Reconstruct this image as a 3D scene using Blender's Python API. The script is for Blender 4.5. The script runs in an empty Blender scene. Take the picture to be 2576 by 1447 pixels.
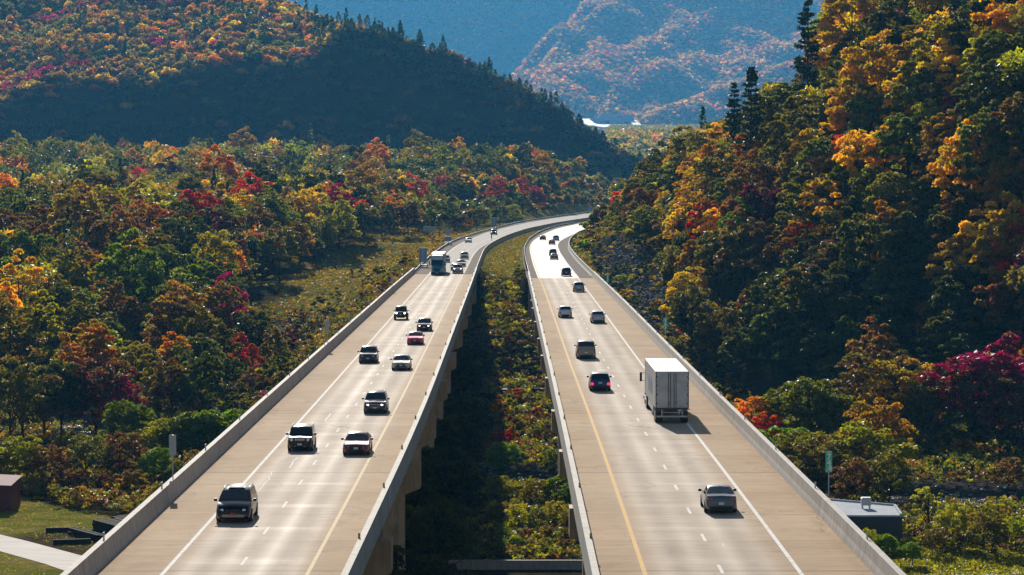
import bpy, bmesh, math, random
import numpy as np
from mathutils import Vector, Matrix
R = math.radians
rng = np.random.default_rng(7)
random.seed(7)
C = bpy.context.scene.collection

# ------------------------------------------------------------------ camera, world, sun, exposure
CAM_H = 19.5                      # metres above the bridge decks (z = 0)
FV = 7060.0                       # focal length for a picture 2576 wide
PITCH = math.atan((723.5 - 443.0) / FV)
SC = bpy.context.scene
cam = bpy.data.objects.new('camera', bpy.data.cameras.new('camera')); C.objects.link(cam)
cam.location = (0, 0, CAM_H); cam.rotation_euler = (R(90) - PITCH, 0, 0)
cam.data.sensor_width = 36.0; cam.data.lens = FV / 2576 * 36.0
cam.data.clip_start = 1.0; cam.data.clip_end = 30000
SC.camera = cam
SUN_EL, SUN_AZ = 24.0, 7.3
wd = bpy.data.worlds.new('World'); SC.world = wd; wd.use_nodes = True
nt = wd.node_tree; bg = nt.nodes['Background']
sky = nt.nodes.new('ShaderNodeTexSky'); sky.sky_type = 'NISHITA'; sky.sun_disc = False
sky.sun_elevation = R(SUN_EL); sky.sun_rotation = R(-SUN_AZ)
nt.links.new(sky.outputs[0], bg.inputs[0]); bg.inputs[1].default_value = 0.058
sl = bpy.data.lights.new('sun', 'SUN'); sl.energy = 5.0; sl.angle = R(0.55); sl.color = (1.0, 0.93, 0.82)
so = bpy.data.objects.new('sun', sl); C.objects.link(so); so.rotation_euler = (R(90 - SUN_EL), 0, R(180 + SUN_AZ))
SC.view_settings.view_transform = 'Standard'; SC.view_settings.look = 'None'
SC.view_settings.exposure = 0.4; SC.view_settings.gamma = 1.0
SC.render.engine = 'CYCLES'
cy = SC.cycles
cy.use_denoising = True
cy.max_bounces = 6; cy.diffuse_bounces = 2; cy.glossy_bounces = 3; cy.transmission_bounces = 3
cy.volume_bounces = 0; cy.transparent_max_bounces = 8; cy.sample_clamp_indirect = 4.0; cy.sample_clamp_direct = 30
cy.caustics_reflective = False; cy.caustics_refractive = False

# ------------------------------------------------------------------ helpers
def G(u, v, h=0.0):
    """ground point seen at (u, v) of the 2576-wide photograph, at height h"""
    x = (u - 1288) / FV; y = -(v - 723.5) / FV
    dz = -math.sin(PITCH) + y * math.cos(PITCH); dy = math.cos(PITCH) + y * math.sin(PITCH)
    t = (h - CAM_H) / dz
    return x * t, dy * t
def proj(x, y, z):
    """to 2576-wide picture coordinates (used for choosing and describing trees)"""
    z = z - CAM_H
    f = y * math.cos(PITCH) - z * math.sin(PITCH); up = y * math.sin(PITCH) + z * math.cos(PITCH)
    return 1288 + FV * x / f, 723.5 - FV * up / f, f
def tag(o, label=None, cat=None, group=None, kind=None):
    if label: o['label'] = label
    if cat: o['category'] = cat
    if group: o['group'] = group
    if kind: o['kind'] = kind
    return o
def empty(name, loc=(0, 0, 0), rz=0.0):
    o = bpy.data.objects.new(name, None); C.objects.link(o); o.location = loc; o.rotation_euler = (0, 0, rz)
    o.empty_display_size = 0.5
    return o
def link(name, me, parent=None, mat=None):
    o = bpy.data.objects.new(name, me); C.objects.link(o)
    if parent is not None: o.parent = parent
    if mat is not None and not me.materials: me.materials.append(mat)
    return o
class MB:
    def __init__(s): s.v = []; s.f = []; s.uv = None
    def add(s, vs, fs):
        b = len(s.v); s.v += [tuple(p) for p in vs]; s.f += [tuple(i + b for i in f) for f in fs]; return s
    def box(s, x0, x1, y0, y1, z0, z1, ch=0.0):
        if ch <= 0:
            v = [(x, y, z) for z in (z0, z1) for y in (y0, y1) for x in (x0, x1)]
            return s.add(v, [(0, 2, 3, 1), (4, 5, 7, 6), (0, 1, 5, 4), (2, 6, 7, 3), (0, 4, 6, 2), (1, 3, 7, 5)])
        c = min(ch, (x1 - x0) * .45, (y1 - y0) * .45, (z1 - z0) * .45)
        bm = bmesh.new(); bmesh.ops.create_cube(bm, size=1)
        for w in bm.verts:
            w.co.x = x0 if w.co.x < 0 else x1; w.co.y = y0 if w.co.y < 0 else y1; w.co.z = z0 if w.co.z < 0 else z1
        bmesh.ops.bevel(bm, geom=bm.edges[:], offset=c, segments=2, affect='EDGES', profile=.6)
        bm.verts.index_update()
        s.add([w.co[:] for w in bm.verts], [[w.index for w in f.verts] for f in bm.faces]); bm.free(); return s
    def tube(s, pts, rad, n=6, cap=True):
        pts = [Vector(p) for p in pts]; rad = rad if hasattr(rad, '__len__') else [rad] * len(pts)
        b = len(s.v); prev = None
        for i, p in enumerate(pts):
            d = (pts[min(i + 1, len(pts) - 1)] - pts[max(i - 1, 0)]).normalized()
            a = Vector((1, 0, 0)) if abs(d.x) < .8 else Vector((0, 1, 0))
            a = (a - d * a.dot(d)).normalized(); c = d.cross(a)
            for k in range(n):
                t = 2 * math.pi * k / n
                s.v.append(tuple(p + (a * math.cos(t) + c * math.sin(t)) * rad[i]))
        for i in range(len(pts) - 1):
            for k in range(n):
                q = b + i * n + k; r = b + i * n + (k + 1) % n
                s.f.append((q, r, r + n, q + n))
        if cap:
            s.f.append(tuple(b + k for k in range(n))[::-1]); s.f.append(tuple(b + (len(pts) - 1) * n + k for k in range(n)))
        return s
    def prism(s, poly, z0, z1):
        n = len(poly)
        return s.add([(x, y, z0) for x, y in poly] + [(x, y, z1) for x, y in poly],
              [tuple(range(n))[::-1], tuple(range(n, 2 * n))] + [(i, (i + 1) % n, n + (i + 1) % n, n + i) for i in range(n)])
    def build(s, name, mat, parent=None, smooth=None):
        me = bpy.data.meshes.new(name); me.from_pydata(s.v, [], s.f)
        bm = bmesh.new(); bm.from_mesh(me); bmesh.ops.recalc_face_normals(bm, faces=bm.faces); bm.to_mesh(me); bm.free()
        if smooth:
            me.shade_smooth(); me.set_sharp_from_angle(angle=R(smooth))
        me.update()
        return link(name, me, parent, mat)
def cyl_x(mb, x0, x1, cy_, cz, prof, n=20):
    """lathe round the x axis: prof = [(x fraction, radius)]"""
    b = len(mb.v)
    for fx, r in prof:
        for k in range(n):
            t = 2 * math.pi * k / n
            mb.v.append((x0 + (x1 - x0) * fx, cy_ + r * math.cos(t), cz + r * math.sin(t)))
    for i in range(len(prof) - 1):
        for k in range(n):
            a = b + i * n + k; c = b + i * n + (k + 1) % n
            mb.f.append((a, c, c + n, a + n))
    mb.f.append(tuple(b + k for k in range(n))); mb.f.append(tuple(b + (len(prof) - 1) * n + k for k in range(n))[::-1])
    return mb
def curve(pts):
    """smooth x(y) through points"""
    ys = np.array([p[0] for p in pts], float); xs = np.array([p[1] for p in pts], float)
    yy = np.arange(ys[0], ys[-1] + 1, 2.0); xx = np.interp(yy, ys, xs)
    k = np.hanning(61); k /= k.sum()
    lo = xx[0] - (xx[1] - xx[0]) * np.arange(30, 0, -1); hi = xx[-1] + (xx[-1] - xx[-2]) * np.arange(1, 31)
    xx = np.convolve(np.concatenate([lo, xx, hi]), k, 'valid')
    def f(y):
        y = np.asarray(y, float)
        r = np.interp(y, yy, xx)
        r = np.where(y > yy[-1], xx[-1] + (y - yy[-1]) * (xx[-1] - xx[-10]) / (yy[-1] - yy[-10]), r)
        r = np.where(y < yy[0], xx[0] + (y - yy[0]) * (xx[9] - xx[0]) / (yy[9] - yy[0]), r)
        return r
    return f

# ------------------------------------------------------------------ materials
def mat(name, col=(.5, .5, .5), rough=.6, metal=0.0, spec=.5, coat=0.0):
    m = bpy.data.materials.new(name); m.use_nodes = True; b = m.node_tree.nodes['Principled BSDF']
    b.inputs['Base Color'].default_value = (*col, 1); b.inputs['Roughness'].default_value = rough
    b.inputs['Metallic'].default_value = metal; b.inputs['Specular IOR Level'].default_value = spec
    b.inputs['Coat Weight'].default_value = coat; b.inputs['Coat Roughness'].default_value = .04
    return m
def N(m, t, **kw):
    n = m.node_tree.nodes.new(t)
    for k, v in kw.items():
        if k in n.inputs.keys() if isinstance(k, str) else False: n.inputs[k].default_value = v
        else: setattr(n, k, v)
    return n
def L(m, a, b): m.node_tree.links.new(a, b)
def ramp(m, fac, stops):
    r = m.node_tree.nodes.new('ShaderNodeValToRGB'); e = r.color_ramp.elements
    while len(e) < len(stops): e.new(.5)
    for q, (p, c) in zip(e, stops): q.position = p; q.color = (*c, 1) if len(c) == 3 else c
    L(m, fac, r.inputs[0]); return r.outputs[0]
def noise(m, vec, scale, detail=3, rough=.55, mp=None):
    if mp is not None:
        q = m.node_tree.nodes.new('ShaderNodeMapping'); q.inputs['Scale'].default_value = mp
        L(m, vec, q.inputs['Vector']); vec = q.outputs[0]
    n = m.node_tree.nodes.new('ShaderNodeTexNoise'); n.inputs['Scale'].default_value = scale
    n.inputs['Detail'].default_value = detail; n.inputs['Roughness'].default_value = rough
    L(m, vec, n.inputs['Vector']); return n.outputs[0]
def mixc(m, fac, a, b, mode='MIX'):
    x = m.node_tree.nodes.new('ShaderNodeMix'); x.data_type = 'RGBA'; x.blend_type = mode
    for v, i in ((fac, 0), (a, 6), (b, 7)):
        if isinstance(v, (int, float)): x.inputs[i].default_value = v
        elif isinstance(v, tuple): x.inputs[i].default_value = (*v, 1)
        else: L(m, v, x.inputs[i])
    return x.outputs[2]
def mth(m, op, a, b=None, c=None, clamp=False):
    x = m.node_tree.nodes.new('ShaderNodeMath'); x.operation = op; x.use_clamp = clamp
    for i, v in enumerate((a, b, c)):
        if v is None: continue
        if isinstance(v, (int, float)): x.inputs[i].default_value = v
        else: L(m, v, x.inputs[i])
    return x.outputs[0]
def bsdf(m): return m.node_tree.nodes['Principled BSDF']
def bump(m, h, strength=.3, dist=.05):
    b = m.node_tree.nodes.new('ShaderNodeBump'); b.inputs['Strength'].default_value = strength; b.inputs['Distance'].default_value = dist
    L(m, h, b.inputs['Height']); L(m, b.outputs[0], bsdf(m).inputs['Normal'])
def coords(m, which='Object'):
    return m.node_tree.nodes.new('ShaderNodeTexCoord').outputs[which]

def deck_material(name):
    """tined concrete deck: UV x = metres right of the left lane line, UV y = metres along"""
    m = mat(name, (.4, .33, .25), .6); uv = coords(m, 'UV')
    sp = N(m, 'ShaderNodeSeparateXYZ'); L(m, uv, sp.inputs[0]); u, v = sp.outputs[0], sp.outputs[1]
    ins = mth(m, 'MULTIPLY', mth(m, 'SMOOTH_MIN', mth(m, 'MULTIPLY_ADD', u, .45, .25), mth(m, 'MULTIPLY_ADD', u, -.45, 3.55), .5), 1.0, clamp=True)
    tin = noise(m, uv, 1.0, 3, .7, (.25, 5.0, 1)); big = noise(m, uv, .12, 4, .6, (1, .6, 1)); bands = noise(m, uv, 1.0, 3, .6, (.015, .30, 1))
    shoulder = ramp(m, big, [(.3, (.54, .385, .25)), (.7, (.66, .49, .335))])
    lane = ramp(m, big, [(.3, (.52, .415, .32)), (.7, (.62, .515, .415))])
    col = mixc(m, ins, shoulder, lane)
    col = mixc(m, .38, col, ramp(m, tin, [(.3, (.2, .17, .14)), (.65, (1, 1, 1))]), 'MULTIPLY')
    # thin transverse joints and stained bands
    jo = mth(m, 'ABSOLUTE', mth(m, 'SUBTRACT', mth(m, 'FRACT', mth(m, 'DIVIDE', v, 11.5)), .5))
    jl = mth(m, 'GREATER_THAN', jo, .4935)
    col = mixc(m, mth(m, 'MULTIPLY', jl, .35), col, (.12, .09, .07))
    ej = mth(m, 'GREATER_THAN', mth(m, 'ABSOLUTE', mth(m, 'SUBTRACT', mth(m, 'FRACT', mth(m, 'DIVIDE', v, 46.0)), .5)), .4965)
    col = mixc(m, mth(m, 'MULTIPLY', ej, .4), col, (.10, .08, .065))
    slab = N(m, 'ShaderNodeTexWhiteNoise'); slab.noise_dimensions = '1D'; L(m, mth(m, 'FLOOR', mth(m, 'DIVIDE', v, 11.5)), slab.inputs['W'])
    col = mixc(m, 1.0, col, ramp(m, slab.outputs['Value'], [(0, (.88, .87, .86)), (1, (1, 1, 1))]), 'MULTIPLY')
    oil = noise(m, uv, 1.0, 4, .65, (.5, .03, 1)); lc = mth(m, 'MAXIMUM', mth(m, 'MULTIPLY_ADD', mth(m, 'ABSOLUTE', mth(m, 'SUBTRACT', u, 1.85)), -1.6, 1.0, clamp=True), mth(m, 'MULTIPLY_ADD', mth(m, 'ABSOLUTE', mth(m, 'SUBTRACT', u, 5.5)), -1.6, 1.0, clamp=True))
    col = mixc(m, mth(m, 'MULTIPLY', mth(m, 'MULTIPLY', lc, oil), .38), col, (.22, .17, .14))
    crk = N(m, 'ShaderNodeTexVoronoi'); crk.feature = 'DISTANCE_TO_EDGE'; crk.inputs['Scale'].default_value = .22
    wv = mixc(m, .35, uv, noise(m, uv, .8, 3)); L(m, wv, crk.inputs['Vector'])
    col = mixc(m, mth(m, 'MULTIPLY', mth(m, 'LESS_THAN', crk.outputs['Distance'], .006), mth(m, 'MULTIPLY', ramp(m, big, [(.5, (0, 0, 0)), (.6, (1, 1, 1))]), .5)), col, (.15, .11, .08))
    edge = mth(m, 'MAXIMUM', mth(m, 'MULTIPLY_ADD', u, -.8, -1.7, clamp=True), mth(m, 'MULTIPLY_ADD', u, .8, -8.0, clamp=True))
    col = mixc(m, mth(m, 'MULTIPLY', mth(m, 'MULTIPLY', edge, ramp(m, noise(m, uv, 1.2, 5, .7, (1, .3, 1)), [(.35, (0, 0, 0)), (.6, (1, 1, 1))])), .45), col, (.24, .15, .09))
    dirt = noise(m, uv, .9, 5, .65, (.5, .25, 1))
    col = mixc(m, mth(m, 'MULTIPLY', ramp(m, dirt, [(.55, (0, 0, 0)), (.75, (1, 1, 1))]), .35), col, (.20, .12, .07))
    sp2 = noise(m, uv, 14, 2, .5); col = mixc(m, ramp(m, sp2, [(.70, (0, 0, 0)), (.74, (.6, .6, .6))]), col, (.1, .07, .05))
    L(m, col, bsdf(m).inputs['Base Color'])
    # wheel paths and bands polished smoother
    wp = None
    for c in (.95, 2.75, 4.65, 6.45):
        q = mth(m, 'MULTIPLY_ADD', mth(m, 'ABSOLUTE', mth(m, 'SUBTRACT', u, c)), -1.5, 1.0, clamp=True)
        wp = q if wp is None else mth(m, 'MAXIMUM', wp, q)
    wn = noise(m, uv, 1.0, 4, .6, (.3, .022, 1))
    pol = mth(m, 'MULTIPLY', mth(m, 'ADD', mth(m, 'MULTIPLY_ADD', wp, .40, .30), mth(m, 'MULTIPLY', ramp(m, bands, [(.54, (0, 0, 0)), (.62, (1, 1, 1))]), .26)), ins)
    pol = mth(m, 'MULTIPLY', pol, ramp(m, wn, [(.3, (.45, .45, .45)), (.6, (1, 1, 1))]))
    L(m, mth(m, 'MULTIPLY_ADD', pol, -.16, .80), bsdf(m).inputs['Roughness'])
    L(m, mth(m, 'MULTIPLY_ADD', pol, .052, .014), bsdf(m).inputs['Specular IOR Level'])
    bump(m, mth(m, 'MULTIPLY', tin, .5), .25, .02)
    return m
def rough_mat(name, c1, c2, scale, rough=.8, spec=.3, b=.2, streak=None, bd=.04):
    m = mat(name, c1, rough, 0, spec); co = coords(m)
    n = noise(m, co, scale, 5, .6, streak)
    L(m, ramp(m, n, [(.3, c1), (.7, c2)]), bsdf(m).inputs['Base Color'])
    if b: bump(m, noise(m, co, scale * 6, 4), b, bd)
    return m
M = {}
M['deck_l'] = deck_material('concrete_deck')
M['asph'] = rough_mat('asphalt', (.075, .066, .06), (.11, .10, .092), .35, .85, .3, .15)
M['asph_lane'] = rough_mat('asphalt_lane', (.17, .155, .14), (.22, .20, .18), .2, .8, .08, .1, (1, .15, 1))
M['conc_lane'] = rough_mat('pale_concrete_lane', (.42, .39, .35), (.52, .49, .45), .2, .7, .18, .05, (1, .15, 1))
M['shoulder'] = rough_mat('brown_asphalt_shoulder', (.12, .09, .075), (.17, .135, .115), .5, .9, .03, .2)
def conc(name, c1, c2):
    m = mat(name, c1, .8, 0, .3); co = coords(m)
    n = noise(m, co, .5, 5, .65); s = noise(m, co, 2.0, 4, .6, (1, 1.2, .12))
    col = ramp(m, n, [(.3, c1), (.7, c2)])
    col = mixc(m, .45, col, ramp(m, s, [(.35, (.45, .40, .35)), (.6, (1, 1, 1))]), 'MULTIPLY')
    sy = N(m, 'ShaderNodeSeparateXYZ'); L(m, co, sy.inputs[0])
    pj = mth(m, 'GREATER_THAN', mth(m, 'ABSOLUTE', mth(m, 'SUBTRACT', mth(m, 'FRACT', mth(m, 'DIVIDE', sy.outputs[1], 6.1)), .5)), .494)
    col = mixc(m, mth(m, 'MULTIPLY', pj, .55), col, (.09, .08, .07))
    rs = noise(m, co, 1.0, 4, .7, (1, .5, .25)); col = mixc(m, mth(m, 'MULTIPLY', ramp(m, rs, [(.6, (0, 0, 0)), (.72, (1, 1, 1))]), .4), col, (.20, .14, .09))
    L(m, col, bsdf(m).inputs['Base Color']); bump(m, noise(m, co, 12, 4), .15, .02); return m
M['parapet'] = conc('parapet_concrete', (.36, .33, .30), (.46, .43, .39))
M['pier'] = conc('tan_pier_concrete', (.52, .36, .23), (.64, .46, .31))
M['girder'] = rough_mat('girder_steel', (.16, .11, .08), (.22, .15, .10), .5, .6)
def paintline(name, c):
    m = mat(name, c, .8, 0, .05); co = coords(m)
    n = noise(m, co, 2.5, 5, .7); L(m, ramp(m, n, [(.33, (.36, .30, .24)), (.45, c)]), bsdf(m).inputs['Base Color']); return m
M['white_line'] = paintline('white_line_paint', (.78, .76, .72))
M['yellow_line'] = paintline('yellow_line_paint', (.72, .45, .17))
M['galv'] = mat('galvanised_steel', (.45, .46, .47), .45, .7)
M['galv_rail'] = mat('guardrail_steel', (.32, .32, .33), .4, .6)
M['sign_back'] = mat('sign_back_aluminium', (.42, .45, .48), .5, .3)
M['green'] = mat('sign_green', (.01, .62, .36), .5)
M['white'] = mat('sign_white', (.8, .85, .82), .4)
M['refl_y'] = mat('yellow_reflector', (.35, .33, .02), .5)
M['black'] = mat('black_plastic', (.012, .012, .013), .5)
M['glass'] = mat('dark_glass', (.01, .012, .014), .06, 0, .9)
M['glass_t'] = mat('tinted_glass', (.02, .05, .045), .06, 0, .9)
M['rubber'] = mat('tyre_rubber', (.02, .02, .02), .8)
M['rim'] = mat('alloy_rim', (.35, .35, .36), .3, .9)
M['lamp'] = mat('headlamp', (.85, .86, .88), .3, 0, .8, 1)
M['lamp_on'] = mat('lit_headlamp', (.9, .88, .8), .1); bsdf(M['lamp_on']).inputs['Emission Color'].default_value = (1, .85, .6, 1); bsdf(M['lamp_on']).inputs['Emission Strength'].default_value = 6
M['tail'] = mat('tail_lamp', (.25, .005, .01), .2, 0, .6, 1)
M['tail_on'] = mat('lit_tail_lamp', (.5, .01, .03), .2); bsdf(M['tail_on']).inputs['Emission Color'].default_value = (1, .02, .06, 1); bsdf(M['tail_on']).inputs['Emission Strength'].default_value = 1.6
M['chrome'] = mat('chrome', (.6, .6, .62), .15, 1)
M['plate'] = mat('licence_plate', (.6, .62, .66), .4)
M['plate_red'] = mat('red_licence_plate', (.35, .04, .05), .4)
M['wood_dark'] = rough_mat('creosoted_timber', (.022, .017, .015), (.05, .04, .034), 1.5, .9, .06, .3)

# ------------------------------------------------------------------ road lines in plan: x(y), metres
LW = curve([(60, -17.3), (137, -17.15), (245, -16.85), (390, -16.6), (560, -16.45), (690, -16.4), (760, -15.9), (824, -14.5), (976, -8.3), (1157, 5.2), (1301, 20.2), (1506, 46), (1700, 72)])
LY = curve([(60, -10.5), (137, -10.0), (244, -9.7), (690, -9.7), (758, -9.1), (818, -6.9), (867, -4.5), (986, 2.6), (1120, 15.3), (1310, 39), (1500, 65), (1700, 93)])
LRo = curve([(60, -8.0), (137, -7.5), (180, -7.1), (231, -6.88), (464, -6.88), (557, -6.95), (573, -7.0), (712, -6.95), (772, -5.9), (867, -2.1), (986, 4.9), (1120, 17.9), (1310, 41.7), (1500, 67), (1700, 95)])
LL = curve([(60, -20.5), (137, -20.4), (218, -20.3), (303, -20.15), (486, -19.75), (566, -19.4), (676, -19.3), (780, -18.3), (845, -16.6), (966, -10.4), (1179, 3.6), (1300, 17.6), (1561, 49), (1700, 67)])
RLo = curve([(60, 3.7), (137, 3.67), (231, 3.62), (514, 3.04), (551, 3.0), (642, 2.75), (757, 3.0), (859, 5.0), (975, 9.7), (1079, 16.9), (1152, 25.6), (1300, 42)])
RY = curve([(60, 6.45), (155, 6.55), (219, 6.4), (293, 6.05), (395, 5.8), (481, 5.55), (533, 5.3), (620, 4.9), (743, 4.9), (800, 5.4), (857, 7.0), (933, 10.2), (1044, 16.8), (1133, 26), (1255, 38.5), (1400, 55)])
RW = curve([(60, 14.3), (137, 14.2), (178, 14.1), (283, 13.45), (404, 13.15), (538, 12.6), (628, 12.1), (722, 12.0), (798, 12.55), (850, 14.45), (909, 18.0), (1004, 24.9), (1098, 33.5), (1250, 49), (1400, 65)])
RB = curve([(60, 17.9), (137, 17.75), (176, 17.55), (244, 17.1), (299, 16.8), (423, 16.3), (538, 15.5), (643, 14.75), (742, 14.8), (798, 15.9), (850, 17.6), (941, 22), (1065, 33.0), (1250, 52), (1400, 68)])
END_L, END_R = 557.0, 536.0       # where the decks end

# ------------------------------------------------------------------ terrain
_w = np.random.default_rng(3).normal(size=(24, 2)); _w /= np.linalg.norm(_w, axis=1)[:, None]
_ph = np.random.default_rng(4).uniform(0, 6.28, 24)
def wob(x, y, lam, seed=0):
    s = 0
    for i in range(5):
        k = (seed * 5 + i) % 24; f = 2 * math.pi / (lam * (1 + .37 * i))
        s = s + np.sin(f * (_w[k, 0] * x + _w[k, 1] * y) + _ph[k] + 1.3 * np.sin(f * .6 * (_w[k, 1] * x - _w[k, 0] * y)))
    return s / 3.2
def sst(a, b, x):
    t = np.clip((x - a) / (b - a), 0, 1); return t * t * (3 - 2 * t)
def ip(y, pts): return np.interp(y, [p[0] for p in pts], [p[1] for p in pts])
RIV = [(-400, 640), (-160, 540), (-85, 490), (-40, 415), (0, 386), (50, 364), (90, 352), (140, 338), (400, 300)]
def river_d(x, y): return (y - ip(x, RIV)) / np.sqrt(1 + np.gradient(np.array([p[1] for p in RIV])).mean() ** 2 * 0)
FOOT = [(100, 330), (300, 220), (345, 165), (380, 118), (410, 88), (450, 60), (500, 41), (560, 30), (640, 24.5), (720, 19.5)]
def terr(x, y):
    x = np.asarray(x, float); y = np.asarray(y, float)
    k = np.interp(y, [3100, 7400], [1, 2])                          # the far valley and mountain stand twice as far out
    return np.where(k > 1, CAM_H + k * (terr0(x / k, y / k) - CAM_H), terr0(x, y))
def terr0(x, y):
    ll = LL(y); rb = RB(y); lr = LRo(y); rl = RLo(y)
    cor = ip(y, [(0, -22), (430, -22), (484, -17.5), (498, -15.5), (516, -9.5), (560, -5.0), (600, -2.1), (650, -1.3), (2000, -1.3)])
    e2 = ip(y, [(0, -22), (430, -22), (500, -21), (560, -17.5), (627, -14), (690, -8.5), (750, -5.5), (850, -3), (1000, .5), (1150, -5), (1300, 4), (1500, 17), (1620, 15), (1800, 5), (1930, 5), (2300, 12), (3000, 45), (3700, 79), (9000, 79)])
    e2 = e2 + wob(x, y, 90, 1) * ip(y, [(0, 0), (450, .1), (600, 1.2), (900, 3), (1700, 3), (2000, 0)])
    er = ip(y, [(0, -22), (470, -22), (560, -13), (640, -5.5), (750, -1.2), (9000, -1.0)])
    cor = cor + wob(x, y, 14, 2) * .5 * sst(440, 500, y) * (1 - sst(560, 640, y))
    # road bed after the decks
    bed = -0.30
    on_l = sst(ll - 3.2, ll - 1.2, x) * (1 - sst(lr + .6, lr + 3.0, x)) * sst(558, 575, y)
    on_r = sst(rl - 2.4, rl - .4, x) * (1 - sst(rb + 1.0, rb + 3.0, x)) * sst(538, 556, y)
    left = cor + (e2 - cor) * sst(2, 26, ll - x)
    right = cor + (er - cor) * sst(1, 9, x - rb)
    h = np.where(x < ll, left, np.where(x > rb, right, cor))
    # right hill
    d = x - np.where(y < 720, ip(y, FOOT), rb + 4.5)
    d = d + wob(x, y, 60, 3) * 2.0
    g = np.where(d < 0, 0, np.where(d < 22, .52 * d, 11.4 + .98 * (d - 22)))
    g = np.minimum(g, 75 + .25 * np.maximum(d - 80, 0))
    g = g * (1 - sst(980, 1500, y)) * (1 - .16 * sst(660, 860, y))
    h = np.where(x > rb, h + g, h)
    # far floor, left dark hill
    far = sst(1600, 1900, y)
    h = h * (1 - far) + e2 * far
    kn = ip(x, [(-500, 62), (-400, 66), (-250, 88), (-180, 96), (-110, 125), (-70, 400)]) + wob(x, x * 0, 55, 1) * 8
    cap = ip(x, [(-700, 420), (-260, 175), (-190, 152), (-139, 131), (-70, 110), (-12, 85), (34, 62), (58, 42), (101, 20), (150, 5), (300, 0)]) + wob(x, x * 0, 40, 2) * 3
    yy = y + wob(x, y, 160, 1) * 14
    st = 5 + .80 * np.maximum(yy - 1960, 0)
    yk = 1960 + (kn - 5) / .80
    hill = np.where(st < kn, st, kn + .27 * (yy - yk))
    yc = np.where(cap < kn, 1960 + (cap - 5) / .8, yk + (cap - kn) / .27)
    hill = np.where(hill > cap, cap - .35 * (yy - yc), hill)
    h = np.where(y > 1850, np.maximum(h, hill), h)
    # far mountain: sunlit spurs before a steep dark face
    capA = ip(x, [(-200, 60), (-120, 100), (-54, 120), (0, 155), (60, 222), (147, 322), (200, 385), (600, 395)]) + wob(x, y, 150, 4) * 24 + wob(x, y, 34, 1) * 5
    A = np.minimum(79 + .29 * (y - 3960) + wob(x - .5 * y, y * .3, 170, 0) * 17 * sst(3960, 4200, y) + wob(x, y * .5, 60, 3) * 7, capA)
    capB = ip(x, [(120, 60), (165, 82), (200, 104), (300, 140), (400, 178), (700, 230)])
    B = np.minimum(75 + .40 * (y - 3800) + wob(x, y, 70, 2) * 5 * sst(3800, 3950, y), capB)
    Cc = 70 + .85 * (y - 5180) + wob(x, y, 300, 1) * 25
    D = np.minimum(Cc, 400)
    h = np.where(y > 3780, np.maximum(np.maximum(h, np.where(A > 79, A, h)), np.maximum(B * (x > 120), D)), h)
    fr = 1 - sst(1700, 1850, y); on_l = on_l * fr; on_r = on_r * (1 - sst(1380, 1480, y))
    h = h * (1 - on_l) + bed * on_l; h = h * (1 - on_r) + bed * on_r
    # river bed
    rd = np.abs(y - ip(x, RIV)); rv = (1 - sst(9, 15, rd)) * (y < 640)
    h = h - rv * np.maximum(h + 24.6, 0)
    return h

ys = np.concatenate([np.arange(100, 700, 1.6), np.arange(700, 1650, 5.0), np.geomspace(1650, 12500, 240)])
ss = np.linspace(-1, 1, 301); ss = np.sign(ss) * np.abs(ss) ** 1.25
Y, S_ = np.meshgrid(ys, ss, indexing='ij'); X = S_ * (75 + .26 * Y)
Z = terr(X, Y)
nr, nc = X.shape
me = bpy.data.meshes.new('ground')
idx = np.arange(nr * nc).reshape(nr, nc)
F = np.stack([idx[:-1, :-1], idx[:-1, 1:], idx[1:, 1:], idx[1:, :-1]], -1).reshape(-1, 4)
me.vertices.add(nr * nc); me.vertices.foreach_set('co', np.stack([X, Y, Z], -1).ravel().astype(np.float32))
me.loops.add(F.size); me.loops.foreach_set('vertex_index', F.ravel().astype(np.int32))
me.polygons.add(len(F)); me.polygons.foreach_set('loop_start', np.arange(0, F.size, 4, dtype=np.int32)); me.polygons.foreach_set('loop_total', np.full(len(F), 4, np.int32))
me.update(); me.shade_smooth()
# what grows or lies where: R = mown or wild grass, G = bare rock, B = dark soil
def grass_mask(x, y):
    ll = LL(y)
    med = (x > LRo(y)) * (x < RLo(y)) * sst(590, 612, y)
    bank = sst(0, 3, ll - x) * (1 - sst(30, 44, ll - x + wob(x, y, 40, 2) * 8)) * sst(600, 660, y)
    lawn = (x < -30) * (y < 363 - 1.4 * (x + 64.6) + wob(x, y, 30, 1) * 2) * (y > 150)
    lawn2 = (x > 40) * (y < 312)
    rb_ = sst(0, 2, x - RB(y)) * (1 - sst(5, 9, x - RB(y))) * sst(560, 600, y) * .7
    return np.clip(med + bank + lawn + lawn2 + rb_, 0, 1)
def rock_mask(x, y):
    a = (x > RB(y) + 4) * (x < RB(y) + 19 + wob(x, y, 22, 1) * 4) * sst(545, 570, y) * (1 - sst(735, 780, y))
    b = (x > LRo(y) - 14) * (x < RLo(y) + 14) * sst(488, 494, y) * (1 - sst(517, 528, y)) * .8
    c = (x < LL(y) - 4) * (x > LL(y) - 34) * sst(585, 600, y) * (1 - sst(628, 640, y)) * .7
    rd = np.abs(y - ip(x, RIV)); e = sst(8, 11, rd) * (1 - sst(17, 24, rd)) * (y < 640) * .8
    return np.clip(a + b + c + e, 0, 1)
gm, rm = grass_mask(X, Y), rock_mask(X, Y)
soil = sst(7.5, 5.5, np.hypot((X + 49.5) * .7, (Y - 317) * .62) + wob(X, Y, 9, 3) * 1.2) if False else 1 - sst(5, 7.5, np.hypot((X + 48.5) * .62, (Y - 316.5) * .62) + wob(X, Y, 9, 3) * 1.0)
cols = np.stack([gm, rm, soil, np.ones_like(gm)], -1)
at = me.color_attributes.new('zone', 'FLOAT_COLOR', 'POINT'); at.data.foreach_set('color', cols.ravel().astype(np.float32))
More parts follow.
